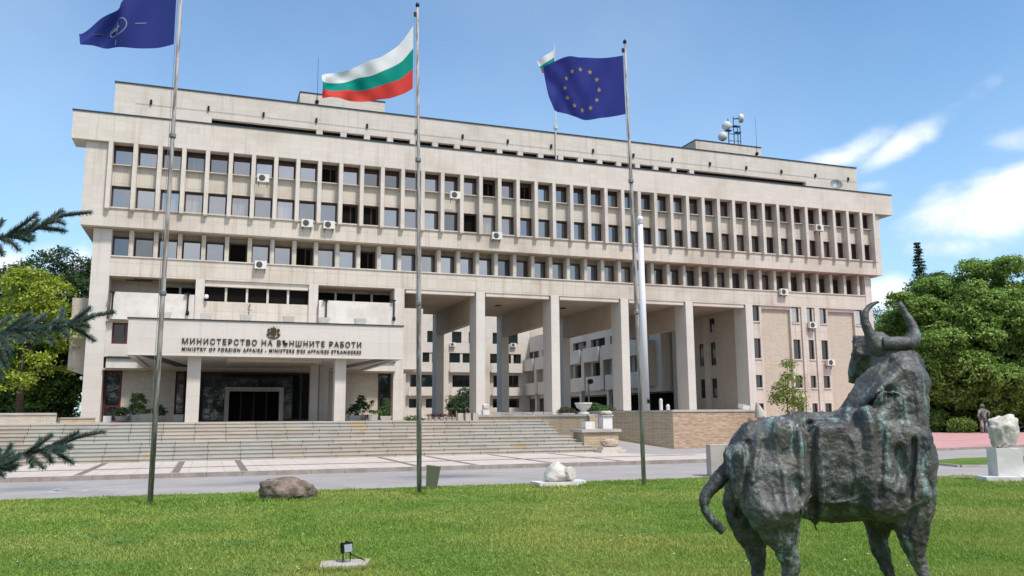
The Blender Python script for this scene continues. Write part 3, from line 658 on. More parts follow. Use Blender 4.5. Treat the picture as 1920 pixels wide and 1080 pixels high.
while u < 46:
    boxes('mullion', 'stone_weathered', [(u+1.3, u+1.7, YB+.12, YB+.28, 9.9, 11.4), (u+3., u+3.4, YB+.12, YB+.28, 9.9, 11.4)], C1); boxes('pier', 'stone_weathered', [(u-1.9, u-.7, YB-.7, YB-.002, 1.8, 12.3)], C1)
    for a, b, c, d in ((u-.5, u+4.5, 8.5, 9.9), (u-.3, u+4.4, 5.05, 6.3)): m = MB(); balcony_row(m, 'Y', YB-.002, 1, a, b, c, d); m.build('balcony', M['stone_cladding'], C1)
    u += 6.4
C2 = empty('courtyard_wing', (46, 100, 1.8), 'sunlit side wing of the courtyard with stepped balconies seen between the right columns', 'building')
XB = 46.; m = MB(); hs2 = []
v = 82.5
while v < 119: hs2 += [(v, v+4.2, 10.5, 11.7), (v+.2, v+3.6, 6.9, 8.7)]; v += 5.6
holes(m, XB, .5, 80, 119.9, 4.6, 14, hs2, 'X'); m.box(XB+.5, 60, 80, 119.9, 4.6, 13.9); m.box(XB+2.5, 60, 79.6, 119.9, 1.8, 4.6); m.build('wall', M['stone_cladding'], C2)
m = MB(); m.box(XB+.4, XB+.46, 80.5, 119, 6.8, 11.8); m.build('glazing', M['dark_glass'], C2)
v = 82.5
while v < 119:
    for a, b, c, d, e in ((v-.2, v+4.4, 8.75, 10.5, 1.1), (v-.1, v+4.2, 5.1, 6.9, .8)): m = MB(); balcony_row(m, 'X', XB-.002, 1, a, b, c, d, e); m.build('balcony', M['stone_cladding'], C2)
    boxes('pier', 'stone_weathered', [(XB-.9, XB-.003, v-1.2, v-.3, 5.2, 10.2)], C2); v += 5.6
m = MB(); m.box(XB+2.4, XB+2.46, 80, 119, 1.8, 4.5); m.build('ground_glazing', M['dark_opening'], C2)
v = 84.
while v < 119: boxes('post', 'stone_column', [(XB-.5, XB-.004, v, v+.5, 1.8, 5.1)], C2); v += 8
# ------------------------------------------------------------------ bronze bull
def bronze():
    m, n, L, p = mat('bronze_patina', (.09, .085, .08), .5, .15, .6)
    P = n('ShaderNodeTexCoord').outputs['Object']; geo = n('ShaderNodeNewGeometry')
    a = noise_n(n, P, 2.2, 7., .62); b = noise_n(n, P, 16., 6., .7); s = noise_n(n, scaled(n, P, (5.5, 5.5, .55)), 1.6, 6., .68); bl = noise_n(n, P, 1.6, 4.)
    sp = n('ShaderNodeTexVoronoi', inp={'Vector': scaled(n, P, (1, 1, .8)), 'Scale': 40.}).outputs[0]
    c = mix_n(n, map_n(n, a, .35, .68), (.028, .028, .028), (.13, .127, .118))
    c = mix_n(n, map_n(n, b, .45, .75, 0., .6), c, (.03, .028, .026))
    c = mix_n(n, map_n(n, noise_n(n, P, 3.7, 5.), .55, .72, 0., .55), c, (.12, .095, .07))
    k = math_n(n, 'MULTIPLY', map_n(n, s, .50, .66), map_n(n, bl, .40, .54))
    k = math_n(n, 'MULTIPLY', k, map_n(n, b, .28, .52))
    c = mix_n(n, math_n(n, 'MULTIPLY', k, .85), c, (.23, .36, .345))
    k2 = math_n(n, 'MULTIPLY', map_n(n, noise_n(n, scaled(n, P, (11, 11, .5)), 1.3, 3.), .62, .68), map_n(n, bl, .50, .62))
    c = mix_n(n, math_n(n, 'MULTIPLY', k2, .8), c, (.42, .52, .51))
    L.new(c, p.inputs['Base Color'])
    L.new(map_n(n, b, .3, .7, .36, .7), p.inputs['Roughness'])
    h = math_n(n, 'ADD', math_n(n, 'MULTIPLY', b, .5), math_n(n, 'ADD', noise_n(n, P, 6., 5., .6), math_n(n, 'MULTIPLY', sp, .15)))
    bump(n, L, p, h, .7, .04)
bronze()
BD = 8.75                          # distance of the bull along the camera's level heading
HF = Vector((-math.sin(YAW), math.cos(YAW), 0)); HR = Vector((math.cos(YAW), math.sin(YAW), 0))
def bp(px, py, w=0.):              # a point of the bull: w metres behind its middle plane
    d = ray(px, py); k = (BD+w)/d.dot(HF); q = d*k; return Vector((q.x, q.y, q.z+EYE))
PXM = BD/FPX                       # metres per photograph pixel at the bull
def ico(c, r, axes=None, seg=20, rings=12, pw=1.):
    sg = lambda k: math.copysign(abs(k)**pw, k)
    c = Vector(c); A = axes or (HR, HF, Vector((0, 0, 1)))
    vs, fs = [c+A[2]*r[2]], []
    for i in range(1, rings):
        t = math.pi*i/rings
        for k in range(seg):
            f = 2*math.pi*k/seg; vs.append(c + A[0]*(r[0]*sg(math.sin(t))*sg(math.cos(f))) + A[1]*(r[1]*sg(math.sin(t))*sg(math.sin(f))) + A[2]*(r[2]*sg(math.cos(t))))
    vs.append(c-A[2]*r[2]); e = len(vs)-1
    for k in range(seg): fs.append((0, 1+k, 1+(k+1) % seg)); fs.append((e, 1+(rings-2)*seg+(k+1) % seg, 1+(rings-2)*seg+k))
    for i in range(rings-2):
        for k in range(seg): fs.append((1+i*seg+k, 1+(i+1)*seg+k, 1+(i+1)*seg+(k+1) % seg, 1+i*seg+(k+1) % seg))
    return vs, fs
BULL = tag(empty('bull_statue', bp(1560, 1150), 'dark bronze bull with turned head, raised horns and green patina standing on the lawn', 'statue'))
def bull():
    q = MB()
    def ell(px, py, w, rx, ry, rz, tilt=0.):
        A = None
        if tilt:
            c_, s_ = math.cos(tilt), math.sin(tilt); Z = Vector((0, 0, 1)); A = (HR*c_+Z*s_, HF, Z*c_-HR*s_)
        q.add(*ico(bp(px, py, w), (rx*PXM, ry, rz*PXM), A))
    def limb(pts, n=14):           # (px, py, w, radius in px)
        P = [bp(a, b, w) for a, b, w, r in pts]; R = [r*PXM*(1+w/BD) for a, b, w, r in pts]
        q.tube(P, R, n)
        for p, r in zip(P, R): q.add(*ico(p, (r, r, r), None, 14, 8))
    def slab(px, py, w, sx, sy, sz, tilt=0., yaw=0.):
        c_, s_ = math.cos(tilt), math.sin(tilt); Z = Vector((0, 0, 1)); Ry = Matrix.Rotation(yaw, 3, 'Z'); A = tuple(Ry @ k for k in (HR*c_+Z*s_, HF, Z*c_-HR*s_))
        q.add(*ico(bp(px, py, w), (sx*PXM*.54, sy*.54, sz*PXM*.54), A, 28, 18, .55))
    # hind quarters
    ell(1437, 884, .0, 78, .40, 98, .2); ell(1462, 850, -.10, 52, .34, 72, .1)
    ell(1452, 925, -.27, 61, .20, 84, -.1); ell(1408, 930, .24, 50, .22, 88, .25)
    slab(1478, 872, -.30, 66, .24, 150, .02, .1); slab(1398, 900, -.18, 50, .36, 130, .30, -.5)
    limb([(1398, 822, 0, 24), (1440, 803, 0, 24), (1500, 794, -.02, 24), (1560, 790, 0, 22), (1610, 778, 0, 26), (1650, 740, .02, 32)])
    # barrel
    ell(1565, 876, 0, 125, .40, 102); ell(1600, 872, -.02, 92, .42, 104); slab(1560, 868, -.25, 90, .30, 140, .0, -.1); slab(1628, 862, -.30, 30, .30, 180, .02, .25)
    ell(1540, 950, 0, 85, .26, 28, -.05)
    # forequarters, shoulder and hump
    ell(1692, 860, -.02, 56, .42, 140); ell(1688, 760, 0, 48, .36, 92, .0); ell(1690, 930, -.10, 56, .36, 68); slab(1720, 850, -.15, 46, .34, 220, .02, -.55)
    ell(1694, 722, .0, 45, .34, 58); ell(1655, 935, -.22, 48, .24, 46); slab(1672, 800, -.34, 62, .16, 120, .02, .25)
    limb([(1608, 782, -.08, 16), (1640, 752, -.16, 22), (1668, 722, -.16, 26), (1690, 700, -.1, 30)])
    ell(1712, 905, -.30, 30, .16, 86); slab(1668, 880, -.36, 40, .16, 60, .4, .3)
    limb([(1582, 792, .02, 24), (1614, 760, .04, 33), (1640, 728, .07, 38)]); ell(1654, 722, .05, 34, .28, 42)
    # neck and head, turned back and away
    limb([(1690, 690, .06, 44), (1662, 668, .14, 36), (1648, 655, .22, 30)])
    limb([(1646, 648, .18, 30), (1630, 660, .28, 32), (1617, 680, .40, 26), (1607, 700, .50, 20), (1604, 710, .54, 15)])
    ell(1618, 640, .26, 20, .12, 16, -.3); ell(1602, 652, .16, 9, .05, 24, -.35); ell(1612, 668, .18, 7, .05, 16, -.6)
    limb([(1640, 650, .14, 17), (1665, 648, .10, 20), (1690, 652, .08, 20)])
    ell(1603, 692, .46, 15, .10, 25, -.2)
    # legs
    limb([(1452, 950, -.26, 56), (1462, 992, -.26, 40), (1474, 1030, -.27, 27), (1484, 1064, -.26, 20), (1480, 1096, -.27, 15), (1477, 1128, -.29, 14), (1476, 1142, -.31, 18)])
    limb([(1398, 945, .26, 44), (1404, 995, .26, 33), (1418, 1035, .28, 21), (1424, 1062, .26, 16), (1418, 1100, .25, 13), (1416, 1120, .23, 14), (1416, 1130, .22, 17)])
    limb([(1706, 930, -.24, 46), (1709, 985, -.25, 35), (1712, 1022, -.26, 25), (1720, 1048, -.27, 19), (1736, 1084, -.30, 14), (1746, 1116, -.33, 14), (1750, 1142, -.36, 19)])
    limb([(1648, 950, .18, 42), (1645, 990, .22, 25), (1648, 1020, .22, 19), (1657, 1048, .20, 17), (1672, 1084, .17, 13), (1682, 1112, .15, 13), (1686, 1130, .13, 17)])
    limb([(1518, 965, -.05, 12), (1528, 985, -.07, 7), (1537, 1004, -.08, 4)])
    raw = q.build('raw', M['bronze_patina'], BULL)
    def mod(kind, **kw):
        x = raw.modifiers.new(kind, kind)
        for k, v in kw.items(): setattr(x, k, v)
    def tex(kind, size, **kw):
        t = bpy.data.textures.new(kind, kind); t.noise_scale = size
        for k, v in kw.items(): setattr(t, k, v)
        return t
    mod('REMESH', mode='VOXEL', voxel_size=.024)
    mod('SMOOTH', factor=.6, iterations=4)
    mod('DISPLACE', texture=tex('VORONOI', .30, weight_1=-1., weight_2=1., noise_intensity=1.2), strength=.055, mid_level=.35, texture_coords='LOCAL')
    mod('DECIMATE', ratio=.024)
    mod('REMESH', mode='VOXEL', voxel_size=.0145)
    mod('DISPLACE', texture=tex('CLOUDS', .13, noise_depth=4), strength=.026, mid_level=.5, texture_coords='LOCAL')
    mod('DISPLACE', texture=tex('VORONOI', .085, weight_1=-1., weight_2=1.), strength=.022, mid_level=.3, texture_coords='LOCAL')
    mod('DISPLACE', texture=tex('CLOUDS', .035, noise_depth=3), strength=.016, mid_level=.5, texture_coords='LOCAL')
    bpy.context.view_layer.update()
    me = bpy.data.meshes.new_from_object(raw.evaluated_get(bpy.context.evaluated_depsgraph_get())); me.name = 'body'
    bpy.data.objects.remove(raw)
    for p in me.polygons: p.use_smooth = True
    # chisel the flank: (x0, y0, x1, y1, radius in px, depth in m; negative raises a ridge), worked from the side that faces the lawn
    CH = [(1520,800,1523,965,10,.075),(1500,795,1509,955,8,-.04),(1438,900,1452,932,20,.055),(1493,908,1495,938,13,.045),(1385,850,1372,935,8,-.035),(1402,832,1386,965,7,.05),(1424,815,1412,900,6,-.03),(1478,962,1508,957,8,-.045),
          (1440,850,1470,840,26,.045),(1570,845,1578,915,30,.035),(1604,822,1611,905,8,-.03),(1540,952,1602,946,8,-.035),(1652,765,1648,930,9,.045),(1630,800,1634,960,12,-.02),
          (1668,745,1676,785,17,.06),(1684,848,1697,886,13,.08),(1713,828,1706,932,6,.06),(1700,800,1694,960,8,-.04),(1590,772,1640,738,11,-.04),(1640,738,1690,690,14,-.05),(1640,768,1668,742,12,.03),(1740,820,1748,960,9,-.04),
          (1660,905,1690,920,10,-.04),(1480,1000,1468,1040,8,.03),(1722,700,1728,780,8,-.03),(1470,880,1480,960,6,-.025),(1655,700,1672,680,6,.03),(1715,960,1700,1000,7,.04)]
    n_ = len(me.vertices); co = np.empty(n_*3, np.float32); me.vertices.foreach_get('co', co); co = co.reshape(-1, 3).astype(float)
    no = np.empty(n_*3, np.float32); me.vertices.foreach_get('normal', no); no = no.reshape(-1, 3)
    wv = co+np.array(W[BULL.name])-np.array([0, 0, EYE]); cx = wv @ np.array(CR); cy = wv @ np.array(CU); cz = wv @ np.array(CF)
    px = 960+FPX*cx/cz; py = 540-FPX*cy/cz; view = wv/np.linalg.norm(wv, axis=1, keepdims=True); facing = np.clip(-(no*view).sum(1)*1.6, 0, 1); facing[cz > BD+.12] *= .15
    push = np.zeros(n_)
    for x0, y0, x1, y1, rr, d in CH:
        ex, ey = x1-x0, y1-y0; t = np.clip(((px-x0)*ex+(py-y0)*ey)/(ex*ex+ey*ey), 0, 1); q2 = ((px-x0-t*ex)**2+(py-y0-t*ey)**2)/(rr*rr); push += d*np.exp(-q2**1.5*.8)
    me.vertices.foreach_set('co', (co+view*(push*facing)[:, None]).astype(np.float32).ravel()); me.update()
    link_mesh('body', me, BULL)
    def rough_tube(name, pts, n=14, sub=6, amp=.006):
        P = [bp(a, b, w) for a, b, w, r in pts]; R = [r*PXM for *_, r in pts]; PP, RR = [], []
        for i in range(len(P)-1):
            p0, p1, p2, p3 = P[max(i-1, 0)], P[i], P[i+1], P[min(i+2, len(P)-1)]
            for k in range(sub):
                t = k/sub; PP.append(.5*((2*p1)+(p2-p0)*t+(2*p0-5*p1+4*p2-p3)*t*t+(3*p1-p0-3*p2+p3)*t**3)); RR.append((R[i]*(1-t)+R[i+1]*t)*(1+.12*fbm(PP[-1], 9)))
        PP.append(P[-1]); RR.append(R[-1]); h = MB(); h.tube(PP, RR, n)
        h.v = [tuple(Vector(v)+Vector((fbm(v, 14), fbm((v[1], v[2], v[0]), 14), fbm((v[2], v[0], v[1]), 14)))*amp) for v in h.v]
        return h.build(name, M['bronze_patina'], BULL, smooth=True)
    rough_tube('horn', [(1654, 662, .06, 15.3), (1640, 644, .02, 14.4), (1629, 622, .0, 10.2), (1622, 602, .0, 8.1), (1623, 586, .01, 6.4), (1632, 574, .03, 4.7), (1646, 566, .06, 2.5)])
    rough_tube('horn', [(1655, 644, -.02, 11.0), (1678, 644, -.04, 12.8), (1698, 645, -.02, 14.4), (1710, 638, .02, 13.6), (1715, 622, .06, 9.8), (1707, 603, .10, 7.6), (1697, 587, .13, 6.4), (1690, 574, .14, 5.5), (1687, 565, .15, 3.4)])
    rough_tube('tail', [(1408, 826, -.02, 20.4), (1385, 850, -.05, 17.0), (1364, 880, -.1, 14.4), (1340, 908, -.12, 12.8), (1322, 932, -.14, 10.2), (1321, 952, -.15, 8.5), (1334, 974, -.16, 8.1), (1356, 996, -.16, 8.5)])
bull()
# ------------------------------------------------------------------ flagpoles and flags
def cloth(name, c, c2=None, tr=.35):
    m, n, L, p = mat(name, c, .75, 0, .2)
    f = noise_n(n, posn(n), 30., 4.)
    cc = mix_n(n, map_n(n, f, .3, .7, 0., .35), c, c2 or tuple(k*.75 for k in c)); L.new(cc, p.inputs['Base Color'])
    t = n('ShaderNodeBsdfTranslucent', inp={0: cc}); mx = n('ShaderNodeMixShader', inp={0: tr, 1: p.outputs[0], 2: t.outputs[0]})
    L.new(mx.outputs[0], m.node_tree.nodes['Material Output'].inputs[0]); return m
cloth('flag_navy', (.022, .036, .20)); cloth('flag_blue', (.024, .033, .215)); cloth('flag_white', (.75, .75, .75)); cloth('flag_green', (.0, .27, .21)); cloth('flag_red', (.66, .055, .045)); cloth('flag_gold', (.42, .31, .12)); cloth('flag_pale', (.40, .43, .52)); cloth('flag_maroon', (.35, .05, .06))
PY_ = 21.8
def flagpole(x, top, label, lean=0.):
    r = empty('flagpole', (x, PY_, .05), label, 'flagpole', 'tall flagpoles on the lawn')
    m = MB(); m.tube([(x, PY_, .0), (x+lean*.3, PY_, 5.), (x+lean*.6, PY_, 9.), (x+lean, PY_, top)], [.066, .060, .050, .034], 12); m.build('pole', M['weathered_pole'], r, smooth=True)
    m = MB(); m.lathe((x+lean, PY_, top), [(.03, 0), (.05, .02), (.06, .08), (.03, .14)], 10); m.box(x+lean-.10, x+lean-.03, PY_-.03, PY_+.03, top-.28, top-.16); m.build('finial', M['black_metal'], r)
    m = MB(); m.tube([(x+lean-.08, PY_, top-.2), (x+lean*.3-.085, PY_-.04, 5.), (x-.09, PY_-.03, 1.4)], .007, 5); m.build('halyard', M['galvanised'], r)
    for z in (5., 9.):
        m = MB(); m.lathe((x+lean*z/14, PY_, z), [(.07, 0), (.082, .02), (.082, .10), (.066, .12)], 12); m.build('collar', M['galvanised'], r)
flagpole(-1.22, 14.4, 'left weathered metal flagpole carrying the navy compass flag', .05)
flagpole(5.24, 13.55, 'middle weathered metal flagpole carrying the white green and red flag', -.20)
flagpole(11.84, 13.45, 'right weathered metal flagpole carrying the blue flag with gold stars', -.22)
def polyline(P, t):
    d = [0]
    for a, b in zip(P, P[1:]): d.append(d[-1]+(Vector(b)-Vector(a)).length)
    s = t*d[-1]
    for i in range(len(P)-1):
        if s <= d[i+1] or i == len(P)-2:
            k = (s-d[i])/(d[i+1]-d[i]); return Vector(P[i]).lerp(Vector(P[i+1]), k)
def smooth_curve(P, t):            # Catmull-Rom through points, uniform parameter
    n = len(P)-1; i = min(int(t*n), n-1); k = t*n-i; g = lambda j: Vector(P[min(max(j, 0), n)])
    p0, p1, p2, p3 = g(i-1), g(i), g(i+1), g(i+2)
    return .5*((2*p1)+(p2-p0)*k+(2*p0-5*p1+4*p2-p3)*k*k+(3*p1-p0-3*p2+p3)*k**3)
def surface(top, bot, wave):
    def S(u, v):                   # u from hoist to fly, v from top to bottom
        a, b = smooth_curve(top, u), smooth_curve(bot, u); p = a.lerp(b, v); return p+Vector((0, wave(u, v), 0))
    return S
def flag(name, S, bands, label, cat, decals=(), nu=72, nv=44):
    mats = []; q = MB()
    def mi(x):
        if x not in mats: mats.append(x)
        return mats.index(x)
    vs = [S(i/nu, j/nv) for j in range(nv+1) for i in range(nu+1)]; base = len(q.v); q.v += [tuple(v) for v in vs]
    for j in range(nv):
        b = next(m_ for lim, m_ in bands if (j+.5)/nv < lim)
        for i in range(nu): q.f.append((j*(nu+1)+i, (j+1)*(nu+1)+i, (j+1)*(nu+1)+i+1, j*(nu+1)+i+1)); q.m.append(mi(b))
    def nrm(u, v):
        e = .004; return (S(u+e, v)-S(u-e, v)).cross(S(u, v+e)-S(u, v-e)).normalized()
    for pts, m_ in decals:
        for sgn in (-1, 1):
            c = Vector((sum(p[0] for p in pts)/len(pts), sum(p[1] for p in pts)/len(pts)))
            vs = [S(u, v)+nrm(u, v)*.006*sgn for u, v in [tuple(c)]+list(pts)]; q.mi = mi(m_); q.add(vs, [(0, 1+k, 1+(k+1) % len(pts)) for k in range(len(pts))])
    o = q.build(name, [M[x] for x in mats], None, tuple(S(0, 0)), smooth=True)
    return tag(o, label, cat, None)
A = lambda px, py, y=PY_: tuple(at(px, py, y))
# white, green and red
T = [A(775, 48), A(745, 88), A(700, 118), A(655, 135), A(600, 150)]; Bt = [A(774, 166), A(748, 182), A(705, 192), A(650, 195), A(600, 195)]
wv = lambda u, v: .16*u*math.sin(9*u+2.5*v)+.08*u*math.sin(19*u-5*v)+.03*math.sin(31*u+9*v)*u - .4*u
flag('national_flag', surface(T, Bt, wv), [(.36, 'flag_white'), (.68, 'flag_green'), (1.1, 'flag_red')], 'white green and red striped flag flying from the middle flagpole', 'flag')
# blue with a ring of gold stars
T = [A(1169, 104), A(1130, 110), A(1085, 112), A(1045, 116), A(1014, 130)]; Bt = [A(1173, 214), A(1130, 223), A(1090, 228), A(1060, 216), A(1027, 213)]
wv = lambda u, v: .14*u*math.sin(8*u+2*v)+.06*u*math.sin(17*u-6*v)+.03*u*math.sin(26*u+9*v)-.3*u
stars = []
for k in range(12):
    a = 2*math.pi*k/12; cu, cv = .52+.215*math.cos(a), .53+.33*math.sin(a)
    stars.append(([(cu+(.030 if j % 2 == 0 else .013)*math.sin(math.pi*j/5), cv-(.046 if j % 2 == 0 else .02)*math.cos(math.pi*j/5)) for j in range(10)], 'flag_gold'))
flag('star_flag', surface(T, Bt, wv), [(1.1, 'flag_blue')], 'blue flag with a ring of gold stars flying from the right flagpole', 'flag', stars)
# navy with a white compass emblem
T = [A(332, -28), A(300, -22), A(262, -8), A(232, 8), A(222, 30), A(185, 44), A(150, 70)]; Bt = [A(326, 83), A(295, 92), A(262, 96), A(228, 95), A(205, 95), A(180, 92), A(157, 102)]
wv = lambda u, v: .2*u*math.sin(9*u+1.5*v)+.12*math.sin(15*u-4*v)*u*(1-v*.5)-.35*u
def ring(cu, cv, ru, rv, w, a0=0, a1=2*math.pi, n=20):
    out = []
    for k in range(n):
        a, b = a0+(a1-a0)*k/n, a0+(a1-a0)*(k+1)/n
        out.append(([(cu+(ru-w*.7)*math.cos(a), cv+(rv-w)*math.sin(a)), (cu+ru*math.cos(a), cv+rv*math.sin(a)), (cu+ru*math.cos(b), cv+rv*math.sin(b)), (cu+(ru-w*.7)*math.cos(b), cv+(rv-w)*math.sin(b))], 'flag_pale'))
    return out
cu, cv = .57, .55
em = ring(cu, cv, .13, .185, .013)
for du, dv in ((1, 0), (-1, 0), (0, 1), (0, -1)):
    w_ = .045
    if du: em += [([(cu, cv-.03), (cu+du*.12, cv), (cu, cv+.03)], 'flag_pale'), ([(cu+du*.20, cv-.005), (cu+du*.30, cv-.005), (cu+du*.30, cv+.005), (cu+du*.20, cv+.005)], 'flag_pale')]
    else: em += [([(cu-.02, cv), (cu, cv+dv*.17), (cu+.02, cv)], 'flag_pale'), ([(cu-.004, cv+dv*.27), (cu+.004, cv+dv*.27), (cu+.004, cv+dv*.40), (cu-.004, cv+dv*.40)], 'flag_pale')]
flag('compass_flag', surface(T, Bt, wv), [(1.1, 'flag_navy')], 'navy flag with a white compass emblem flying from the left flagpole', 'flag', em)
# pole and flag on the roof, the flag half behind the starred one
RYY = 69.
p0 = at(1034, 292, RYY)
r = empty('roof_flagpole', (p0.x, RYY, 27.8), 'thin white flagpole rising from the roof edge below the starred flag', 'flagpole')
m = MB(); m.tube([(p0.x, RYY-1.08, 25.), (p0.x, RYY-1.08, 36.4)], [.07, .05], 8); m.build('pole', M['white_render'], r)
m = MB(); m.lathe((p0.x, RYY-1.08, 28.1), [(.1, 0), (.2, .05), (.2, .3), (.1, .35)], 10); m.build('clamp', M['white_render'], r)
RYY -= 1.08; a = at(1034, 104, RYY); b = at(1034, 136, RYY)
T = [(p0.x, RYY, 35.9), (p0.x-.9, RYY, 35.2), (p0.x-1.7, RYY, 34.6)]; Bt = [(p0.x, RYY, 34.2), (p0.x-.8, RYY, 33.6), (p0.x-1.35, RYY, 33.3)]
flag('roof_flag', surface(T, Bt, lambda u, v: .2*u*math.sin(8*u+3*v)), [(.42, 'flag_white'), (.75, 'flag_green'), (1.1, 'flag_maroon')], 'small white green and red flag on the roof peeping out behind the starred flag', 'flag', (), 16, 18)
# ------------------------------------------------------------------ vegetation
def leaf_mat(name, dark, light, tip, tr=.35):
    m, n, L, p = mat(name, dark, .55, 0, .3)
    P = posn(n); r = n('ShaderNodeNewGeometry').outputs['Random Per Island']; a = noise_n(n, P, .45, 4.)
    c = mix_n(n, map_n(n, a, .35, .65), dark, light); c = mix_n(n, map_n(n, r, .5, 1., 0., .7), c, tip); c = mix_n(n, map_n(n, r, .35, 0., 0., .5), c, tuple(k*.5 for k in dark))
    L.new(c, p.inputs['Base Color'])
    t = n('ShaderNodeBsdfTranslucent', inp={0: c}); mx = n('ShaderNodeMixShader', inp={0: tr, 1: p.outputs[0], 2: t.outputs[0]})
    L.new(mx.outputs[0], m.node_tree.nodes['Material Output'].inputs[0])
leaf_mat('leaf_maple', (.14, .25, .04), (.23, .36, .07), (.38, .51, .16))
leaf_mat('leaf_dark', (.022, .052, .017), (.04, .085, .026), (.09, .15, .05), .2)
leaf_mat('leaf_yellow', (.19, .27, .025), (.31, .39, .04), (.48, .53, .09))
leaf_mat('leaf_hedge', (.10, .19, .03), (.16, .26, .045), (.28, .38, .08))
leaf_mat('leaf_lime', (.10, .17, .02), (.17, .25, .03), (.28, .34, .06))
leaf_mat('leaf_mid', (.055, .12, .025), (.09, .18, .04), (.17, .27, .07), .3)
leaf_mat('needle_blue', (.12, .21, .20), (.20, .31, .30), (.38, .50, .47), .15)
leaf_mat('leaf_redbrown', (.10, .03, .025), (.16, .05, .04), (.25, .1, .08))
mottled('bark', (.10, .075, .055), (.055, .042, .032), 6., .95, .6, 25, .1)
def leaves(centers, normals, n_per, sigma, size, flat=.6):
    """rhombic leaves in clusters about centers: verts, faces"""
    k = len(centers); C = np.repeat(centers, n_per, 0); Nn = np.repeat(normals, n_per, 0); n = len(C)
    S = np.repeat(np.broadcast_to(np.asarray(sigma, float).reshape(-1, 1), (k, 1)), n_per, 0)
    C = C + RNG.normal(0, 1, (n, 3))*S*np.array([1, 1, .55])
    N = Nn*flat + RNG.normal(0, 1, (n, 3))*.55 + np.array([0, 0, .35]); N /= np.linalg.norm(N, axis=1, keepdims=True)
    T = np.cross(N, RNG.normal(0, 1, (n, 3))); T /= np.linalg.norm(T, axis=1, keepdims=True); Bv = np.cross(N, T)
    s = size*RNG.uniform(.6, 1.3, (n, 1))
    V = np.empty((n, 4, 3)); V[:, 0] = C-T*s; V[:, 1] = C-Bv*s*.55; V[:, 2] = C+T*s; V[:, 3] = C+Bv*s*.55
    return V.reshape(-1, 3), np.arange(n*4).reshape(-1, 4)
def shell(lobes, per_m2, inner=.78, up_bias=.75, seed=None):
    cs, ns = [], []
    for (c, r) in lobes:
        c, r = np.array(c, float), np.array(r, float); area = 4*np.pi*((r[0]*r[1])**1.6+(r[0]*r[2])**1.6+(r[1]*r[2])**1.6)**(1/1.6)/3**(1/1.6)
        n = max(6, int(area*per_m2)); d = RNG.normal(0, 1, (n, 3)); d[:, 2] += up_bias; d /= np.linalg.norm(d, axis=1, keepdims=True)
        rr = RNG.uniform(inner, 1.06, (n, 1)); cs.append(c+d*r*rr); nn = d/r; ns.append(nn/np.linalg.norm(nn, axis=1, keepdims=True))
    return np.concatenate(cs), np.concatenate(ns)
def trunk_mb(base, h, r, limbs, seed=0):
    rr = random.Random(seed); m = MB(); b = Vector(base); top = b+Vector((rr.uniform(-.3, .3), rr.uniform(-.3, .3), h))
    pts = [b+Vector((0, 0, -.2)), b.lerp(top, .35)+Vector((rr.uniform(-.1, .1),)*3), b.lerp(top, .7), top]; m.tube(pts, [r*1.25, r*.85, r*.55, r*.15], 10)
    for e in limbs:
        e = Vector(e); s = b.lerp(top, rr.uniform(.35, .75)); mid = s.lerp(e, .5)+Vector((0, 0, .06*(e-s).length)); m.tube([s, mid, e], [r*.38, r*.22, r*.06], 7)
    return m
def tree(name, base, h, lobes, leaf, label, cat='tree', group=None, per_m2=1.6, n_per=16, sigma=.45, size=.17, tr=.3, limb_n=10):
    base = Vector(base); root = empty(name, base, label, cat, group)
    L_ = [((base.x+c[0], base.y+c[1], base.z+c[2]), r) for c, r in lobes]
    trunk_mb(base, h*.8, tr, [l[0] for l in L_[:limb_n]], int(base.x*7)).build('trunk', M['bark'], root, smooth=True)
    cs, ns = shell(L_, per_m2); V, F = leaves(cs, ns, n_per, sigma, size)
    link_mesh('crown', np_mesh('crown', V-np.array(base), F, M[leaf]), root)
    return root
def dome(h, r, zc, n, lr, seed, squash=.8, low=.0):
    """lobes on a rounded crown: centre height zc, radius r"""
    q = random.Random(seed); out = [((0, 0, zc), (r*.60, r*.60, (h-zc)*.68))]
    for k in range(n):
        a = q.uniform(0, 2*math.pi); t = q.uniform(-.75, 1.) if low == 0 else q.uniform(low, 1.)
        rad_ = r*math.sqrt(max(.02, 1-t*t))*q.uniform(.58, 1.08); z = zc+t*(h-zc-lr*.6)
        s = lr*q.uniform(.55, 1.3); out.append(((rad_*math.cos(a), rad_*math.sin(a), max(z, lr*.5)), (s, s, s*squash)))
    return out
# right hand group of broad trees
def P2(px, dist): 
    d = ray(px, 780); d.z = 0; d.normalize(); k = dist/d.dot(HF); return d.x*k, d.y*k
specs = [(1765, 92, 16.5, 7.2, 'broad green tree at the left of the group on the right, beside the hedge', 'leaf_maple'),
         (1850, 90, 18.5, 7.5, 'tall bright green maple behind the rough stone on its white pedestal', 'leaf_maple'),
         (1935, 88, 18.8, 7.5, 'large green tree cut off by the right edge of the photo', 'leaf_maple'),
         (1800, 101, 19.3, 7.5, 'green tree standing behind the maples near the dark spire tree', 'leaf_mid'),
         (1890, 103, 21.0, 8.5, 'tallest green tree at the back of the group on the right', 'leaf_mid'),
         (1990, 90, 19., 8., 'green tree outside the right edge of the group', 'leaf_mid')]
for k, (px, dist, h, r, lab, lf) in enumerate(specs):
    x, y = P2(px, dist); near = k < 3
    tree('broadleaf_tree', (x, y, 0), h, dome(h, r, h*.44, 38 if near else 32, 1.6, 40+k, .62), lf, lab, 'tree', 'broad trees on the right', 3.2 if near else 1.9, 20, .30, .17, .4)
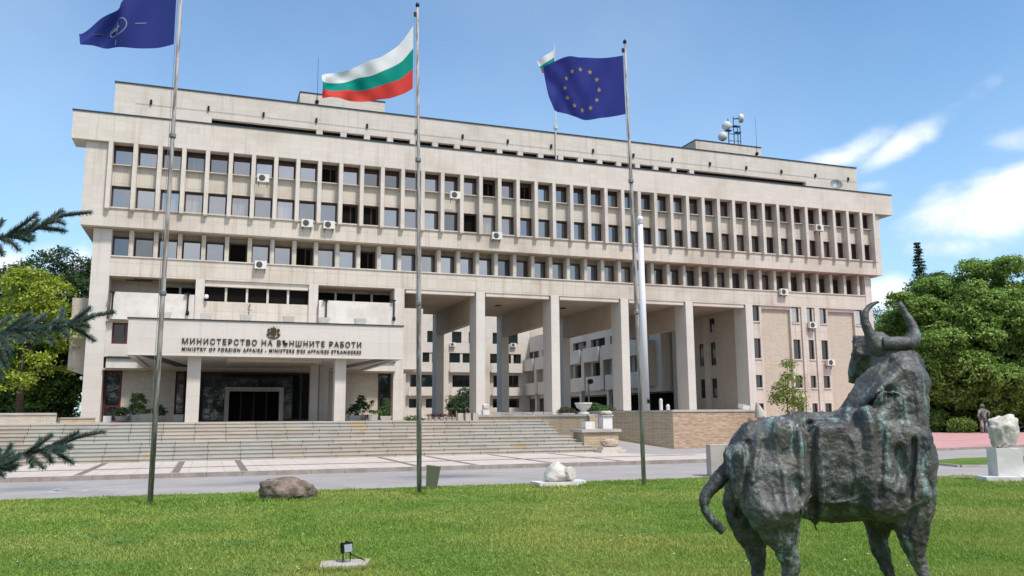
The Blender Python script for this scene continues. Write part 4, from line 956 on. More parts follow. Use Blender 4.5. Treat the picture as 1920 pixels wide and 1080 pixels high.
for k, (px, dist, h, r, lab) in enumerate([(1775, 97, 7.5, 3.8, 'dark undergrowth tree behind the clipped hedge'), (1830, 96, 8.5, 4.2, 'dark undergrowth tree behind the pale carved figure'), (1880, 95, 8.0, 4.2, 'dark undergrowth tree behind the rough stone'), (1935, 95, 8.0, 4.2, 'dark undergrowth tree at the right edge of the photo')]):
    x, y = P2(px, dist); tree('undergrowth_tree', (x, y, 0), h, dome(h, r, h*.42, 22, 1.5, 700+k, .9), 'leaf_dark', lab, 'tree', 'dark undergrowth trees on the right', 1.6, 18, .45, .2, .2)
x, y = P2(1690, 96)
tree('broadleaf_tree', (x, y, 0), 13.5, dome(13.5, 4.6, 7, 16, 1.7, 77), 'leaf_maple', 'lower round tree seen between the horns of the bull', 'tree', 'broad trees on the right', 1.8, 20, .4, .18, .3)
x, y = P2(1655, 150)
tree('slender_tree', (x, y, 0), 21.5, dome(21.5, 4.2, 15, 15, 1.6, 5), 'leaf_dark', 'thin loose dark tree far behind the near horn of the bull', 'tree', None, .5, 10, .6, .2, .3)
def spire(name, x, y, h, r, leaf, label, seed=1, group=None):
    root = empty(name, (x, y, 0), label, 'tree', group); q = random.Random(seed)
    m = MB(); m.tube([(x, y, -.1), (x, y, h*.5), (x, y, h)], [.3, .18, .03], 8); m.build('trunk', M['bark'], root)
    cs, ns = [], []; z = 1.5
    while z < h-.1:
        rr = r*(1-z/h)**.8+.12; nb = 9
        for k in range(nb):
            a = q.uniform(0, 6.28)
            for t in np.linspace(.2, 1, 5): cs.append((x+rr*t*math.cos(a), y+rr*t*math.sin(a), z-rr*t*.35+.25*t*t*rr)); ns.append((math.cos(a)*.4, math.sin(a)*.4, .8))
        z += .42
    V, F = leaves(np.array(cs), np.array(ns), 7, .14, .13, .8); link_mesh('crown', np_mesh('crown', V-np.array([x, y, 0]), F, M[leaf]), root)
x, y = P2(1746, 112); spire('spire_conifer', x, y, 25.2, 3.0, 'leaf_dark', 'narrow dark conifer spire rising behind the trees on the right')
# left hand trees
x, y = P2(38, 58)
tree('maple_tree', (x, y, 1.2), 11.4, dome(11.4, 3.0, 6.2, 34, .85, 91, .7), 'leaf_yellow', 'yellow green maple left of the ministry behind the spruce boughs', 'tree', None, 3.6, 16, .26, .125, .25)
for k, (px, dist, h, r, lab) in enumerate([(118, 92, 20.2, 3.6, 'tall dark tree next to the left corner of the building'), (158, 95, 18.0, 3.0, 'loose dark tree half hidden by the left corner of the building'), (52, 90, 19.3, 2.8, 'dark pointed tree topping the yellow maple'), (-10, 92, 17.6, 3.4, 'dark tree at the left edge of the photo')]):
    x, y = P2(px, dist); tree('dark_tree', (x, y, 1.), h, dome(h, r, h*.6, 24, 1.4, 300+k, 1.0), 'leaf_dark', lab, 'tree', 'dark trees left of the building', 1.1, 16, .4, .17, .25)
for k, (px, dist, h, r, lab) in enumerate([(130, 66, 8.6, 2.9, 'dark green bushy tree against the corner pier'), (75, 63, 7.0, 2.8, 'dark green bushy tree below the yellow maple'), (5, 62, 7.5, 3.0, 'dark green bush at the left edge behind the low wall')]):
    x, y = P2(px, dist); tree('bushy_tree', (x, y, 1.6), h, dome(h, r, h*.45, 22, 1.1, 500+k, .8), 'leaf_mid' if k else 'leaf_dark', lab, 'tree', 'bushy trees behind the left end of the stairs', 2.0, 18, .32, .13, .2)
# far wood round the place, reading as one mass (also what the lower window glass mirrors)
def far_wood():
    cs, ns = [], []
    def belt(pts, h0, h1, n):
        nonlocal cs, ns
        t = RNG.uniform(0, len(pts)-1.001, n); i = t.astype(int); f = (t-i)[:, None]; P = np.array(pts, float); p = P[i]*(1-f)+P[i+1]*f
        hh = (h0+(h1-h0)*(.5+.5*np.sin(t*9.)*np.cos(t*23.)))*RNG.uniform(0, 1, n)**.6
        cs.append(np.c_[p[:, 0]+RNG.normal(0, 1.6, n), p[:, 1]+RNG.normal(0, 1.6, n), hh]); ns.append(np.tile([0, -.5, .8], (n, 1)))
    belt([(-70, 118), (-24, 112), (-16, 100)], 8, 13, 3200)
    belt([(80, 92), (120, 70), (150, 20)], 10, 17, 4500)
    belt([(-60, -32), (-20, -40), (40, -42), (90, -28)], 9, 15, 5200)
    V, F = leaves(np.concatenate(cs), np.concatenate(ns), 9, .9, .42)
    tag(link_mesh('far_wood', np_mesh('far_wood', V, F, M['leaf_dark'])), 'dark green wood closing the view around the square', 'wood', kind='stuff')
far_wood()
# young tree in front of the right wing
x, y = P2(1480, 66)
tree('young_tree', (x, y, .1), 6.3, [((0, 0, 5.3), (.5, .5, .75)), ((.35, 0, 4.4), (.75, .7, .6)), ((-.4, .1, 3.9), (.8, .7, .6)), ((.3, -.2, 3.2), (1.05, .9, .7)), ((-.6, 0, 2.8), (.9, .8, .7)), ((.7, 0, 2.5), (.8, .7, .6)), ((-.9, 0, 3.4), (.5, .5, .4)), ((.1, 0, 5.9), (.22, .22, .4))], 'leaf_lime', 'slim young lime green tree before the right wing of the ministry', 'tree', None, 4.2, 13, .22, .10, .07)
def shrub(name, base, lobes, leaf, label, cat='shrub', group=None, per=14, size=.05, sigma=.07, n_per=10):
    base = Vector(base); root = empty(name, base, label, cat, group)
    L_ = [((base.x+c[0], base.y+c[1], base.z+c[2]), r) for c, r in lobes]
    cs, ns = shell(L_, per, .6, .3); V, F = leaves(cs, ns, n_per, sigma, size)
    link_mesh('foliage', np_mesh('foliage', V-np.array(base), F, M[leaf]), root)
    m = MB(); b0 = L_[0][0]
    for c, r in L_[:5]: m.tube([base, Vector(c)], [.03, .012], 5)
    m.build('stem', M['bark'], root)
    return root
# clipped hedge and round bushes by the pink square
x0, y0 = P2(1738, 91); x1, y1 = P2(1790, 90)
shrub('hedge', (x0+1, y0, 0), [((i*.9, -.3*i*.9*.3, .95), (.8, .8, 1.0)) for i in range(-3, 6)], 'leaf_hedge', 'long clipped hedge beneath the trees on the right', 'hedge', None, 8, .10, .14, 8)
x, y = P2(1801, 84); shrub('round_bush', (x, y, 0), [((0, 0, .8), (1.35, 1.2, .85)), ((.6, 0, .7), (1., 1., .75)), ((-.7, 0, .7), (.9, .9, .75))], 'leaf_hedge', 'rounded green bush in front of the clipped hedge', 'shrub', None, 8, .10, .14, 8)
x, y = P2(1812, 91); shrub('round_bush', (x, y, 0), [((0, 0, 1.2), (1.5, 1.3, 1.1)), ((.8, 0, 1.1), (1., 1., .9))], 'leaf_lime', 'lighter yellow green bush behind the rounded bush', 'shrub', None, 8, .10, .14, 8)
# blue spruce: boughs reach into the picture from a trunk outside its left edge
def spruce():
    D0 = 4.6
    def sp(px, py, w=0.):
        d = ray(px, py); k = (D0+w)/d.dot(HF); q = d*k; return Vector((q.x, q.y, q.z+EYE))
    tb = sp(-520, 600, .9); root = empty('blue_spruce', (tb.x, tb.y, .05), 'blue green spruce whose boughs reach in from the left edge', 'tree')
    m = MB(); m.tube([(tb.x, tb.y, 0), (tb.x, tb.y, 4), (tb.x, tb.y, 9)], [.16, .11, .03], 12); m.build('trunk', M['bark'], root, smooth=True)
    q = random.Random(3)
    def bough(twigs):
        w = MB(); NV, k = [], 0; tip = []
        for pts, L_, dens in twigs:
            w.tube(pts, [.010]*(len(pts)-1)+[.005], 6)
            tot = sum((b-a).length for a, b in zip(pts, pts[1:])); n = int(tot*dens)
            for i in range(n):
                t = (i+.5)/n; s = t*tot
                for a, b in zip(pts, pts[1:]):
                    l = (b-a).length
                    if s <= l: break
                    s -= l
                p = a.lerp(b, min(s/l, 1)); ax = (b-a).normalized(); up = ax.orthogonal().normalized(); up2 = ax.cross(up)
                an = q.uniform(0, 6.283); rd = up*math.cos(an)+up2*math.sin(an); rd = (rd+Vector((0, 0, .35))).normalized()
                dirv = (rd*.85+ax*.62).normalized(); ln = L_*q.uniform(.75, 1.1)*(1 if t < .9 else .8); sd_ = dirv.cross(rd.cross(ax)+Vector((.01, .02, .03))).normalized()*.0012
                e2 = dirv.cross(sd_).normalized()*.0012
                tipp = p+dirv*ln
                NV += [p-sd_*1.2, p+sd_*1.2, tipp+sd_*.3, tipp-sd_*.3]; NV += [p-e2*1.2, p+e2*1.2, tipp+e2*.3, tipp-e2*.3]
        o = w.build('bough', M['bark'], root, smooth=True)
        V = np.array([tuple(v-W[root.name]) for v in NV]); link_mesh('needles', np_mesh('needles', V, np.arange(len(V)).reshape(-1, 4), M['needle_blue']), o)
    def tw(*pts, L_=.031, dens=1900): return ([sp(*p) for p in pts], L_, dens)
    # top bough
    bough([tw((-330, 520, .6), (-80, 462), (10, 443), (62, 432), (92, 415), (118, 404), (150, 400), (170, 399)), tw((15, 440), (45, 420, -.05), (70, 401, -.06)), tw((30, 438), (58, 426, -.08), (72, 412, -.1)), tw((78, 424), (98, 408, .03), (118, 395, .05)), tw((76, 427), (100, 430, -.03), (123, 434, -.05)), tw((12, 443), (40, 446), (56, 454)), tw((0, 447), (22, 455, -.04), (36, 470, -.05)), tw((-30, 452), (-5, 430, .05), (6, 413, .06)), tw((20, 442), (45, 440, -.05), (62, 444, -.08)), tw((82, 420), (105, 414, -.06), (120, 420, -.08)), tw((-20, 452), (0, 465, -.03), (4, 480, -.04)), tw((40, 436), (56, 442, .05), (60, 452, .06))])
    # middle bough, the thickest
    mid = [tw((-330, 720, .6), (-80, 650), (0, 625), (60, 618), (112, 614), (140, 603), (175, 592), (214, 586)), tw((138, 603), (155, 588, -.04), (170, 577, -.05)), tw((130, 610), (155, 624, -.04), (177, 640, -.05)), tw((128, 608), (150, 610, -.06), (166, 613, -.08)), tw((135, 606), (160, 600, -.08), (178, 592, -.1)), tw((95, 615), (112, 598, .04), (118, 580, .05)), tw((85, 616), (105, 606, -.06), (122, 604, -.1)), tw((70, 617), (90, 630, -.05), (102, 646, -.06)), tw((60, 618), (80, 616, -.1), (92, 612, -.14)), tw((10, 622), (35, 602, -.03), (58, 588, -.04)), tw((20, 622), (45, 606, -.1), (60, 600, -.14)), tw((0, 625), (25, 630, -.1), (45, 640, -.14)), tw((30, 620), (52, 632, -.06), (72, 640, -.08)), tw((-10, 628), (10, 650, -.06), (18, 672, -.08)), tw((-30, 632), (-5, 612, .04), (22, 595, .05)), tw((-20, 630), (5, 640, -.12), (20, 655, -.16)), tw((-40, 640), (-10, 680, -.05), (0, 715, -.06)), tw((-30, 640), (0, 670, -.1), (12, 690, -.12)), tw((40, 619), (62, 606, .06), (84, 592, .08)), tw((100, 614), (118, 622, -.08), (128, 632, -.1))]
    bough(mid)
    bough([tw((-330, 940, .6), (-80, 895), (0, 868), (40, 852), (85, 843), (112, 832), (150, 818), (178, 812), (197, 810)), tw((50, 850), (78, 830, -.04), (98, 815, -.05)), tw((52, 850), (70, 838, .06), (76, 822, .08)), tw((98, 838), (122, 824, -.03), (148, 810, -.04)), tw((95, 842), (118, 856, -.04), (138, 870, -.05)), tw((105, 836), (120, 840, -.07), (134, 838, -.1)), tw((52, 853), (68, 866, -.04), (82, 879, -.05)), tw((50, 852), (58, 868, .05), (62, 877, .06)), tw((78, 846), (90, 856, -.05), (97, 868, -.06)), tw((85, 842), (105, 842, -.1), (120, 846, -.14)), tw((-10, 870), (12, 850, -.05), (22, 832, -.06)), tw((0, 868), (22, 866, -.1), (38, 858, -.14)), tw((-15, 874), (10, 880, -.04), (28, 880, -.05)), tw((-10, 874), (0, 888, -.05), (6, 894, -.06)), tw((-20, 874), (5, 862, -.14), (25, 848, -.2)), tw((-25, 876), (-5, 856, -.02), (2, 842, -.02)), tw((5, 868), (24, 876, -.08), (34, 872, -.1))])
    for k in range(26):            # the rest of the tree, outside the picture
        z = .6+k*.27; a = rad(120)+q.uniform(0, rad(210)); ln = 1.5*(1-z/9.2); p = Vector((tb.x, tb.y, z)); d = Vector((math.cos(a), math.sin(a), -.12))
        tws = [([p, p+d*ln*.5, p+d*ln+Vector((0, 0, .1))], .026, 420)]
        for t in (.35, .5, .65, .8):
            for s in (-1, 1): b0 = p+d*ln*t; tws.append(([b0, b0+(d+Vector((-d.y, d.x, 0))*s*.9)*ln*.28], .026, 420))
        bough(tws)
spruce()
# ------------------------------------------------------------------ air conditioners
mat('grille_dark', (.06, .06, .06), .6)
def aircon(label):
    r = empty('air_conditioner', (0, 0, 0), label, 'air conditioner', 'air conditioners on the facade')
    m = MB(); m.box(-.43, .43, -.36, -.04, 0, .60); m.build('casing', M['ac_white'], r)
    m = MB(); m.lathe((-.10, -.362, .30), [(.235, 0), (.235, .012), (.10, .02)], 20, (0, -1, 0)); m.build('fan_grille', M['grille_dark'], r)
    for x in (-.3, .3):
        m = MB(); m.box(x-.02, x+.02, -.34, .1, -.05, -.003); m.box(x-.02, x+.02, .06, .1, -.3, -.05); m.build('bracket', M['black_metal'], r)
    return r
acs = [(493, 335, 63.9, 'air conditioner below the seventh window of the top row'), (575, 419, 64.3, 'left of the two neighbouring air conditioners under the middle row of windows'), (616, 422, 64.3, 'right of the two neighbouring air conditioners under the middle row of windows'),
       (488, 497, 65., 'air conditioner under the lowest row of windows, above the entrance'), (852, 366, 63.9, 'air conditioner between two fins right of the middle flagpole'), (930, 442, 64.3, 'air conditioner on the band under the middle row, right of the middle flagpole'),
       (1533, 426, 63.9, 'air conditioner high between the fins at the right end of the facade'), (1467, 546, 65., 'air conditioner at the apron above the right wing'), (1521, 608, 65., 'air conditioner under a top window of the right brick wing'), (1555, 678, 65., 'air conditioner low on the right brick wing near the bull head')]
a0 = None
for px, py, Y, lab in acs:
    p = at(px, py+8, Y)
    if a0 is None: a0 = aircon(lab); a0.location = p; W[a0.name] = p
    else: c = copy_tree(a0, p); c['label'] = lab
for px, py, Y, lab in [(848, 650, 119.9, 'small air conditioner on the rear courtyard wing beside the first rear column'), (962, 651, 119.9, 'small air conditioner on the rear courtyard wing beside the second rear column')]:
    c = copy_tree(a0, at(px, py, Y)); c['label'] = lab; c['group'] = 'air conditioners in the courtyard'
# ------------------------------------------------------------------ roof: antenna mast with drum dishes, satellite dish
AY = 75.
ab = at(1374, 268, AY); r = empty('antenna_mast', (ab.x, AY, 31.1), 'blue grey roof mast carrying three white drum antennas', 'antenna')
mat('mast_blue', (.06, .09, .16), .5, .4)
m = MB()
for dx, dy, h in ((-.5, 0, 3.3), (.35, .2, 3.7), (.9, -.2, 2.6), (.35, -.5, 2.4), (-.2, .4, 2.2)): m.tube([(ab.x+dx, AY+dy, 31.), (ab.x+dx, AY+dy, 31.1+h)], .055, 6)
for z in (31.9, 32.7, 33.5): m.tube([(ab.x-.5, AY, z), (ab.x+.35, AY+.2, z+.1), (ab.x+.9, AY-.2, z)], .04, 5)
for z, dx in ((33.0, -.5), (33.6, .5), (32.9, .7)): m.box(ab.x+dx-.35, ab.x+dx+.35, AY-.25, AY+.25, z, z+.08)
m.build('mast', M['mast_blue'], r)
for px, py, ax in ((1362, 236, (-1, -.6, .05)), (1355, 256, (-1, -.6, .0)), (1389, 222, (.9, -.45, .02))):
    c = at(px, py, AY); ax = Vector(ax).normalized(); q = MB(); q.lathe(c-ax*.2, [(.24, -.05), (.46, .0), (.50, .08), (.50, .34), (.45, .42), (.24, .52), (.04, .55)], 20, ax); o = q.build('drum_antenna', M['ac_white'], r, smooth=True)
    q = MB(); q.tube([c-ax*.2, c-ax*.75], .07, 6); q.build('arm', M['mast_blue'], o)
def dish(c, rr, ax, label, stand):
    r = empty('satellite_dish', c-Vector((0, 0, stand)), label, 'satellite dish')
    ax = Vector(ax).normalized(); q = MB(); prof = [(rr*k/6, rr*.30*(k/6)**2) for k in range(1, 7)]; q.lathe(c-ax*rr*.2, prof+[(rr*1.02, rr*.30), (rr*1.0, rr*.27)]+[(rr*k/6, rr*.30*(k/6)**2-.03) for k in range(5, 0, -1)], 24, ax); q.build('reflector', M['dish_grey'], r, smooth=True)
    q = MB(); q.tube([c-ax*rr*.2, c-Vector((0, 0, stand))], .05, 6); q.build('stand', M['black_metal'], r)
    q = MB(); q.tube([c+ax*.02-Vector((0, 0, rr)), c+ax*rr*.75], .02, 5); q.lathe(c+ax*rr*.7, [(.05, 0), (.07, .05), (.05, .1)], 8, ax); q.build('feed_arm', M['black_metal'], r)
mat('dish_grey', (.20, .21, .22), .5, .3)
dish(at(1568, 346, 66.3), .62, (-.35, -.8, .35), 'grey satellite dish on the roof terrace near the right end of the building', 1.0)

# ------------------------------------------------------------------ canopy roof boxes, loggia lamps, small lamps
bx0 = None
for k, (x, lab) in enumerate([(-2.72, 'white planter box on the canopy beside the left flagpole'), (-.46, 'white planter box on the canopy left of the sprouting one'), (1.8, 'white planter box on the canopy with a green sprig growing from it'), (4.3, 'white planter box on the canopy right of the coat of arms'), (6.4, 'white planter box on the canopy below the right loggia'), (8.65, 'white planter box on the canopy nearest its right end')]):
    if bx0 is None:
        bx0 = empty('planter_box', (x, CY+.9, 7.71), lab, 'planter', 'white planter boxes on the canopy')
        m = MB(); m.prism([(x-.30, CY+.7, 7.80), (x+.30, CY+.7, 7.80), (x+.36, CY+.66, 8.14), (x-.36, CY+.66, 8.14)], (0, .42, 0)); m.build('box', M['white_render'], bx0)
        for s in (-.22, .22): m = MB(); m.box(x+s-.07, x+s+.07, CY+.7, CY+1.05, 7.64, 7.80); m.build('foot', M['black_metal'], bx0)
    else: c = copy_tree(bx0, (x, CY+.9, 7.71)); c['label'] = lab
shrub('sprig', (1.95, CY+.9, 8.1), [((0, 0, .3), (.06, .06, .2)), ((.02, 0, .6), (.05, .05, .15))], 'leaf_mid', 'thin green sprig growing in a white planter box on the canopy', 'plant', None, 60, .04, .04, 6)
def loggia_lamp(x, z, label):
    r = empty('loggia_lamp', (x, LY-.4, z), label, 'lamp', 'black lamps hanging on the loggia parapets')
    m = MB(); m.box(x-.25, x+.12, LY-.6, LY-.38, z+.06, z+.14); m.box(x-.05, x+.05, LY-.50, LY-.40, z-1.15, z+.06); m.build('arm', M['black_metal'], r)
    m = MB(); m.lathe((x, LY-.46, z-1.5), [(.10, 0), (.13, .1), (.11, .3), (.05, .36)], 10); m.build('lamp_head', M['black_metal'], r)
    return r
for px, py, lab in ((212, 550, 'black lamp arm at the left end of the left loggia parapet'), (353, 553, 'black lamp arm at the right end of the left loggia parapet'), (612, 566, 'black lamp arm at the left end of the right loggia parapet'), (739, 566, 'black lamp arm at the right end of the right loggia parapet')):
    p = at(px, py, LY-.45); loggia_lamp(p.x, p.z, lab)
p = at(387, 557, LY+.1); r = empty('security_camera', (p.x, LY, p.z), 'small white camera dome on the pilaster beside the ribbon window', 'camera')
m = MB(); m.lathe(p+Vector((0, -.25, -.15)), [(.08, 0), (.15, .06), (.16, .2), (.10, .3)], 12); m.build('dome', M['dish_white'], r, smooth=True)
m = MB(); m.box(p.x-.03, p.x+.03, LY-.25, LY+.14, p.z-.03, p.z+.03); m.build('bracket', M['black_metal'], r)
p = at(161, 706, 66); r = empty('globe_lamp', (p.x, 66, p.z), 'wall lamp with small white globes on the left corner pier', 'lamp')
for dx, dz in ((-.22, -.12), (.02, -.22), (.15, -.02)):
    m = MB(); m.lathe(p+Vector((dx, -.3, dz-.14)), [(.05, 0), (.13, .07), (.14, .16), (.07, .26)], 12); m.build('globe', M['dish_white'], r, smooth=True)
m = MB(); m.tube([p+Vector((.3, .1, .2)), p+Vector((0, -.3, .25)), p+Vector((-.2, -.3, .05))], .03, 6); m.build('arm', M['black_metal'], r)

# ------------------------------------------------------------------ stones
def stone(name, c, size, seed, m_, label=None, cat=None, cuts=9, amp=.10, origin=None, parent=None, group=None, sub=4, squeeze=None):
    """a rough block: subdivided ball cut by random planes, then roughened"""
    import bmesh
    q = random.Random(seed); b = bmesh.new(); bmesh.ops.create_icosphere(b, subdivisions=sub, radius=1.)
    pl = []
    for _ in range(cuts):
        n_ = Vector((q.uniform(-1, 1), q.uniform(-1, 1), q.uniform(-.6, 1))).normalized(); pl.append((n_, q.uniform(.78, 1.08)))
    pl += [(Vector((0, 0, -1)), .8)]
    for v in b.verts:
        p = Vector([math.copysign(abs(k)**.62, k) for k in v.co])*1.02
        for n_, d in pl:
            e = p.dot(n_)-d
            if e > 0: p -= n_*e*.92
        o = Vector((seed*3.1, 0, 0)); p += v.normal*amp*(fbm(p*2.2+o, 1., 5)+.55*fbm(p*6+o, 1., 3))
        if squeeze: p.x *= squeeze(p.z); p.y *= squeeze(p.z)
        v.co = p
    lo = [min(v.co[i] for v in b.verts) for i in range(3)]; hi = [max(v.co[i] for v in b.verts) for i in range(3)]
    for v in b.verts: v.co = Vector([((v.co[i]-lo[i])/(hi[i]-lo[i])-(.5 if i < 2 else 0))*size[i] for i in range(3)])
    me = bpy.data.meshes.new(name); b.to_mesh(me); b.free(); me.materials.append(M[m_])
    for p in me.polygons: p.use_smooth = True
    if parent is not None: return link_mesh(name, me, parent, Vector(c)-W[parent.name])
    o = link_mesh(name, me, None, c); return tag(o, label, cat, group)
mottled('rock_brown', (.27, .21, .16), (.10, .08, .065), 4., .95, .9, 11, .15, 0, .06)
mottled('rock_grey', (.30, .29, .27), (.07, .07, .065), 2.2, .9, .6, 9)  # dark mottling puts the figure's half shade into the stone colour
mottled('rock_white', (.62, .585, .53), (.42, .39, .345), 3.5, .9, .8, 9, .2, 0, .05)
mottled('marble_white', (.70, .675, .65), (.58, .55, .525), 2., .75, .25, 20)
mottled('rock_carved', (.55, .44, .34), (.36, .28, .21), 6., .9, .9, 14, .2, 0, .06)
stone('boulder', (1.93, 21.75, -.02), (1.45, .85, .61), 5, 'rock_brown', 'large rough brown boulder lying on the edge of the lawn', 'rock', 12, .10)
r = empty('stone_fragment', (9.55, 22.55, .05), 'white broken stone lying on two low slabs at the lawn edge', 'stone')
for x0, x1, y0, y1 in ((8.78, 9.95, 22.2, 22.95), (9.97, 10.35, 22.5, 23.1)): m = MB(); m.box(x0, x1, y0, y1, 0, .19); m.build('slab', M['marble_white'], r)
stone('block', (9.50, 22.6, .18), (.86, .66, .58), 27, 'rock_white', parent=r, cuts=13, amp=.10, squeeze=lambda z: 1-.42*max(0, z+.3))
m = MB(); m.lathe((9.76, 22.42, .40), [(.05, -.2), (.19, -.15), (.205, .10), (.18, .13)], 11, (.45, -.85, .12)); m.build('drum_end', M['rock_white'], r, smooth=False)
r = empty('stone_block', (15.9, 24.75, 0), 'upright pale stone block with a rough carved side behind the bull tail', 'stone')
p = at(1346, 868, 24.75); m = MB(); m.obox((p.x, 24.75, .52), (.62, .6, 1.05), rad(-18)); m.build('block', M['concrete_light'], r)
stone('carving', (p.x+.17, 24.60, .25), (.36, .5, .85), 31, 'rock_white', parent=r, cuts=7, amp=.2)
# rough stone on its white pedestal at the right
px_, py_ = at(1886, 880, 18.95).x, 18.95
r = empty('stone_sculpture', (px_, py_, .05), 'rough white stone on a white square pedestal at the right edge', 'sculpture')
m = MB(); m.obox((px_, py_, .60), (.72, .72, .82), rad(-28)); m.build('pedestal', M['marble_white'], r)
for dx, dy, sx in ((-.45, -.1, .95), (.35, -.55, .75), (.45, .2, .8)): m = MB(); m.obox((px_+dx, py_+dy, .10), (sx, .8, .20), rad(-28)); m.build('slab', M['marble_white'], r)
stone('rough_stone', (px_, py_, 1.0), (1.0, .7, 1.02), 44, 'rock_white', parent=r, cuts=8, amp=.20, squeeze=lambda z: .62+.36*min(1, max(0, (z+.9)/1.1)))
# carved stone heap at the foot of the stairs
p = at(1143, 852, 39.9); r = empty('carved_relic', (p.x, 39.9, .15), 'weathered carved stone heap on slabs at the foot of the stairs', 'stone')
m = MB(); m.box(p.x-.68, p.x+.68, 39.4, 40.3, .15, .30); m.build('slab', M['stone_weathered'], r)
m = MB(); m.box(p.x-.55, p.x+.5, 39.5, 40.2, .303, .42); m.build('slab', M['stone_weathered'], r)
stone('carving', (p.x-.02, 39.85, .42), (1.0, .65, .42), 51, 'rock_carved', parent=r, cuts=8, amp=.16)

# ------------------------------------------------------------------ walls of the terrace
def coped_wall(name, segs, label, m_, z0, z1, th=.35, cap=.12):
    r = empty(name, (segs[0][0], segs[0][1], z0), label, 'wall')
    for (a, b, zz, mm) in zip(segs, segs[1:], z1, m_):
        A_, B_ = Vector((*a, 0)), Vector((*b, 0)); d = (B_-A_).normalized(); n_ = Vector((-d.y, d.x, 0))
        q = MB(); q.prism([(A_.x, A_.y, z0), (B_.x, B_.y, z0), (B_.x+n_.x*th, B_.y+n_.y*th, z0), (A_.x+n_.x*th, A_.y+n_.y*th, z0)], (0, 0, zz-z0)); q.build('face', M[mm], r)
        q = MB(); A2, B2 = A_-n_*.05, B_-n_*.05; w_ = th+.12; q.prism([(A2.x, A2.y, zz+.002), (B2.x, B2.y, zz+.002), (B2.x+n_.x*w_, B2.y+n_.y*w_, zz+.002), (A2.x+n_.x*w_, A2.y+n_.y*w_, zz+.002)], (0, 0, cap)); q.build('coping_stone', M['concrete_light'], r)
    return r
coped_wall('terrace_wall', [(22.5, 48.9), (24.9, 42.2), (30.9, 42.6)], 'long brick retaining wall with pale coping below the columned passage', ('rubble_yellow', 'rubble_brick'), .02, (2.2, 2.22))
WS, WE = (X_at(897, 48.3, 783), 48.3), (20.9, 43.9)
coped_wall('terrace_wall', [WS, WE, (21.3, 46.4)], 'yellowish brick wall with pale coping right of the stair top', ('rubble_yellow', 'rubble_yellow'), .1, (2.0, 2.0), .4)
def on_wall(t): return WS[0]+(WE[0]-WS[0])*t+.15, WS[1]+(WE[1]-WS[1])*t+.2
coped_wall('stair_cheek', [(18.75, 43.2), (19.7, 40.9), (20.6, 41.9)], 'low sloping brick cheek wall beside the right end of the stairs', ('rubble_yellow', 'rubble_yellow'), .12, (.62, .62), .3)
pc = at(1105, 830, 41.2); r = empty('brick_plinth', (pc.x, 41.2, .15), 'square brick plinth with a pale cap beside the stairs', 'plinth')
m = MB(); m.box(18.72, 20.75, 40.9, 42.3, .12, 1.16); m.build('face', M['rubble_yellow'], r)
m = MB(); m.box(18.55, 20.88, 40.78, 42.4, 1.163, 1.32); m.build('cap', M['concrete_light'], r)
p = at(1103, 802, 41.5); r = tag(MB().box(p.x-.27, p.x+.27, 41.25, 41.75, 1.324, 1.324+.40).build('white_block', M['marble_white'], None, (p.x, 41.5, 1.32)), 'small white marble block on the brick plinth beside the stairs', 'stone block')
p = at(1136, 803, 41.9); r = empty('urn_pedestal', (p.x, 41.9, 1.32), 'white marble pedestal with a grey carved capital on the brick plinth', 'pedestal')
m = MB(); m.box(p.x-.28, p.x+.28, 41.65, 42.2, 1.324, 2.0); m.build('shaft', M['marble_white'], r)
m = MB(); m.box(p.x-.34, p.x+.34, 41.58, 42.26, 2.003, 2.08); m.build('collar', M['concrete_light'], r)
stone('capital', (p.x, 41.92, 2.08), (.68, .62, .22), 61, 'rock_white', parent=r, cuts=4, amp=.12)
# urn, planters and white stones on the terrace edge
p = at(1090, 768, 45.6); r = empty('stone_urn', (p.x, 45.6, 2.14), 'wide white stone urn standing on the terrace wall', 'urn')
m = MB(); m.lathe((p.x, 45.3, 2.14), [(.34, 0), (.34, .08), (.20, .12), (.18, .2), (.30, .28), (.42, .38), (.46, .5), (.52, .58), (.52, .66), (.44, .66), (.40, .56)], 24); m.build('bowl', M['marble_white'], r, smooth=False)
m = MB(); m.box(p.x-.55, p.x+.55, 44.9, 45.7, 2.03, 2.137); m.build('slab', M['concrete_light'], r)
p = at(1127, 770, 48.5); shrub('box_shrub', (p.x, 48.5, 1.8), [((-.35, 0, .55), (.5, .45, .45)), ((.35, 0, .5), (.5, .45, .4)), ((0, 0, .4), (.7, .5, .35))], 'leaf_mid', 'low green shrub on the terrace right of the stone urn', 'shrub', None, 40, .06, .08, 10)
p = at(1062, 768, 50); shrub('box_shrub', (p.x, 50, 1.8), [((0, 0, .45), (.6, .45, .35)), ((.5, 0, .3), (.4, .4, .25))], 'leaf_dark', 'dark low shrub on the terrace left of the stone urn', 'shrub', None, 40, .06, .08, 10)
mat('drum_grey', (.5, .51, .53), .45)
def trough(px, py, Y, w, h, leaf, label, z=1.8):
    p = at(px, py, Y); r = empty('flower_trough', (p.x, Y, z), label, 'planter')
    m = MB(); m.box(p.x-w/2, p.x+w/2, Y-.25, Y+.25, z, z+h); m.build('trough', M['concrete_light'], r)
    cs = np.array([(p.x+random.uniform(-w/2, w/2), Y+random.uniform(-.2, .2), z+h+random.uniform(0, .18)) for _ in range(26)]); V, F = leaves(cs, np.tile([0, 0, 1.], (26, 1)), 8, .06, .05)
    link_mesh('flowers', np_mesh('flowers', V-np.array(W[r.name]), F, M[leaf]), r)
trough(1157, 770, 47.5, .85, .42, 'leaf_redbrown', 'grey trough with reddish flowers beside the low shrub on the terrace')
trough(1062, 768, 47.5, .9, .3, 'leaf_redbrown', 'grey trough with reddish flowers on the terrace before the second column', 1.9)
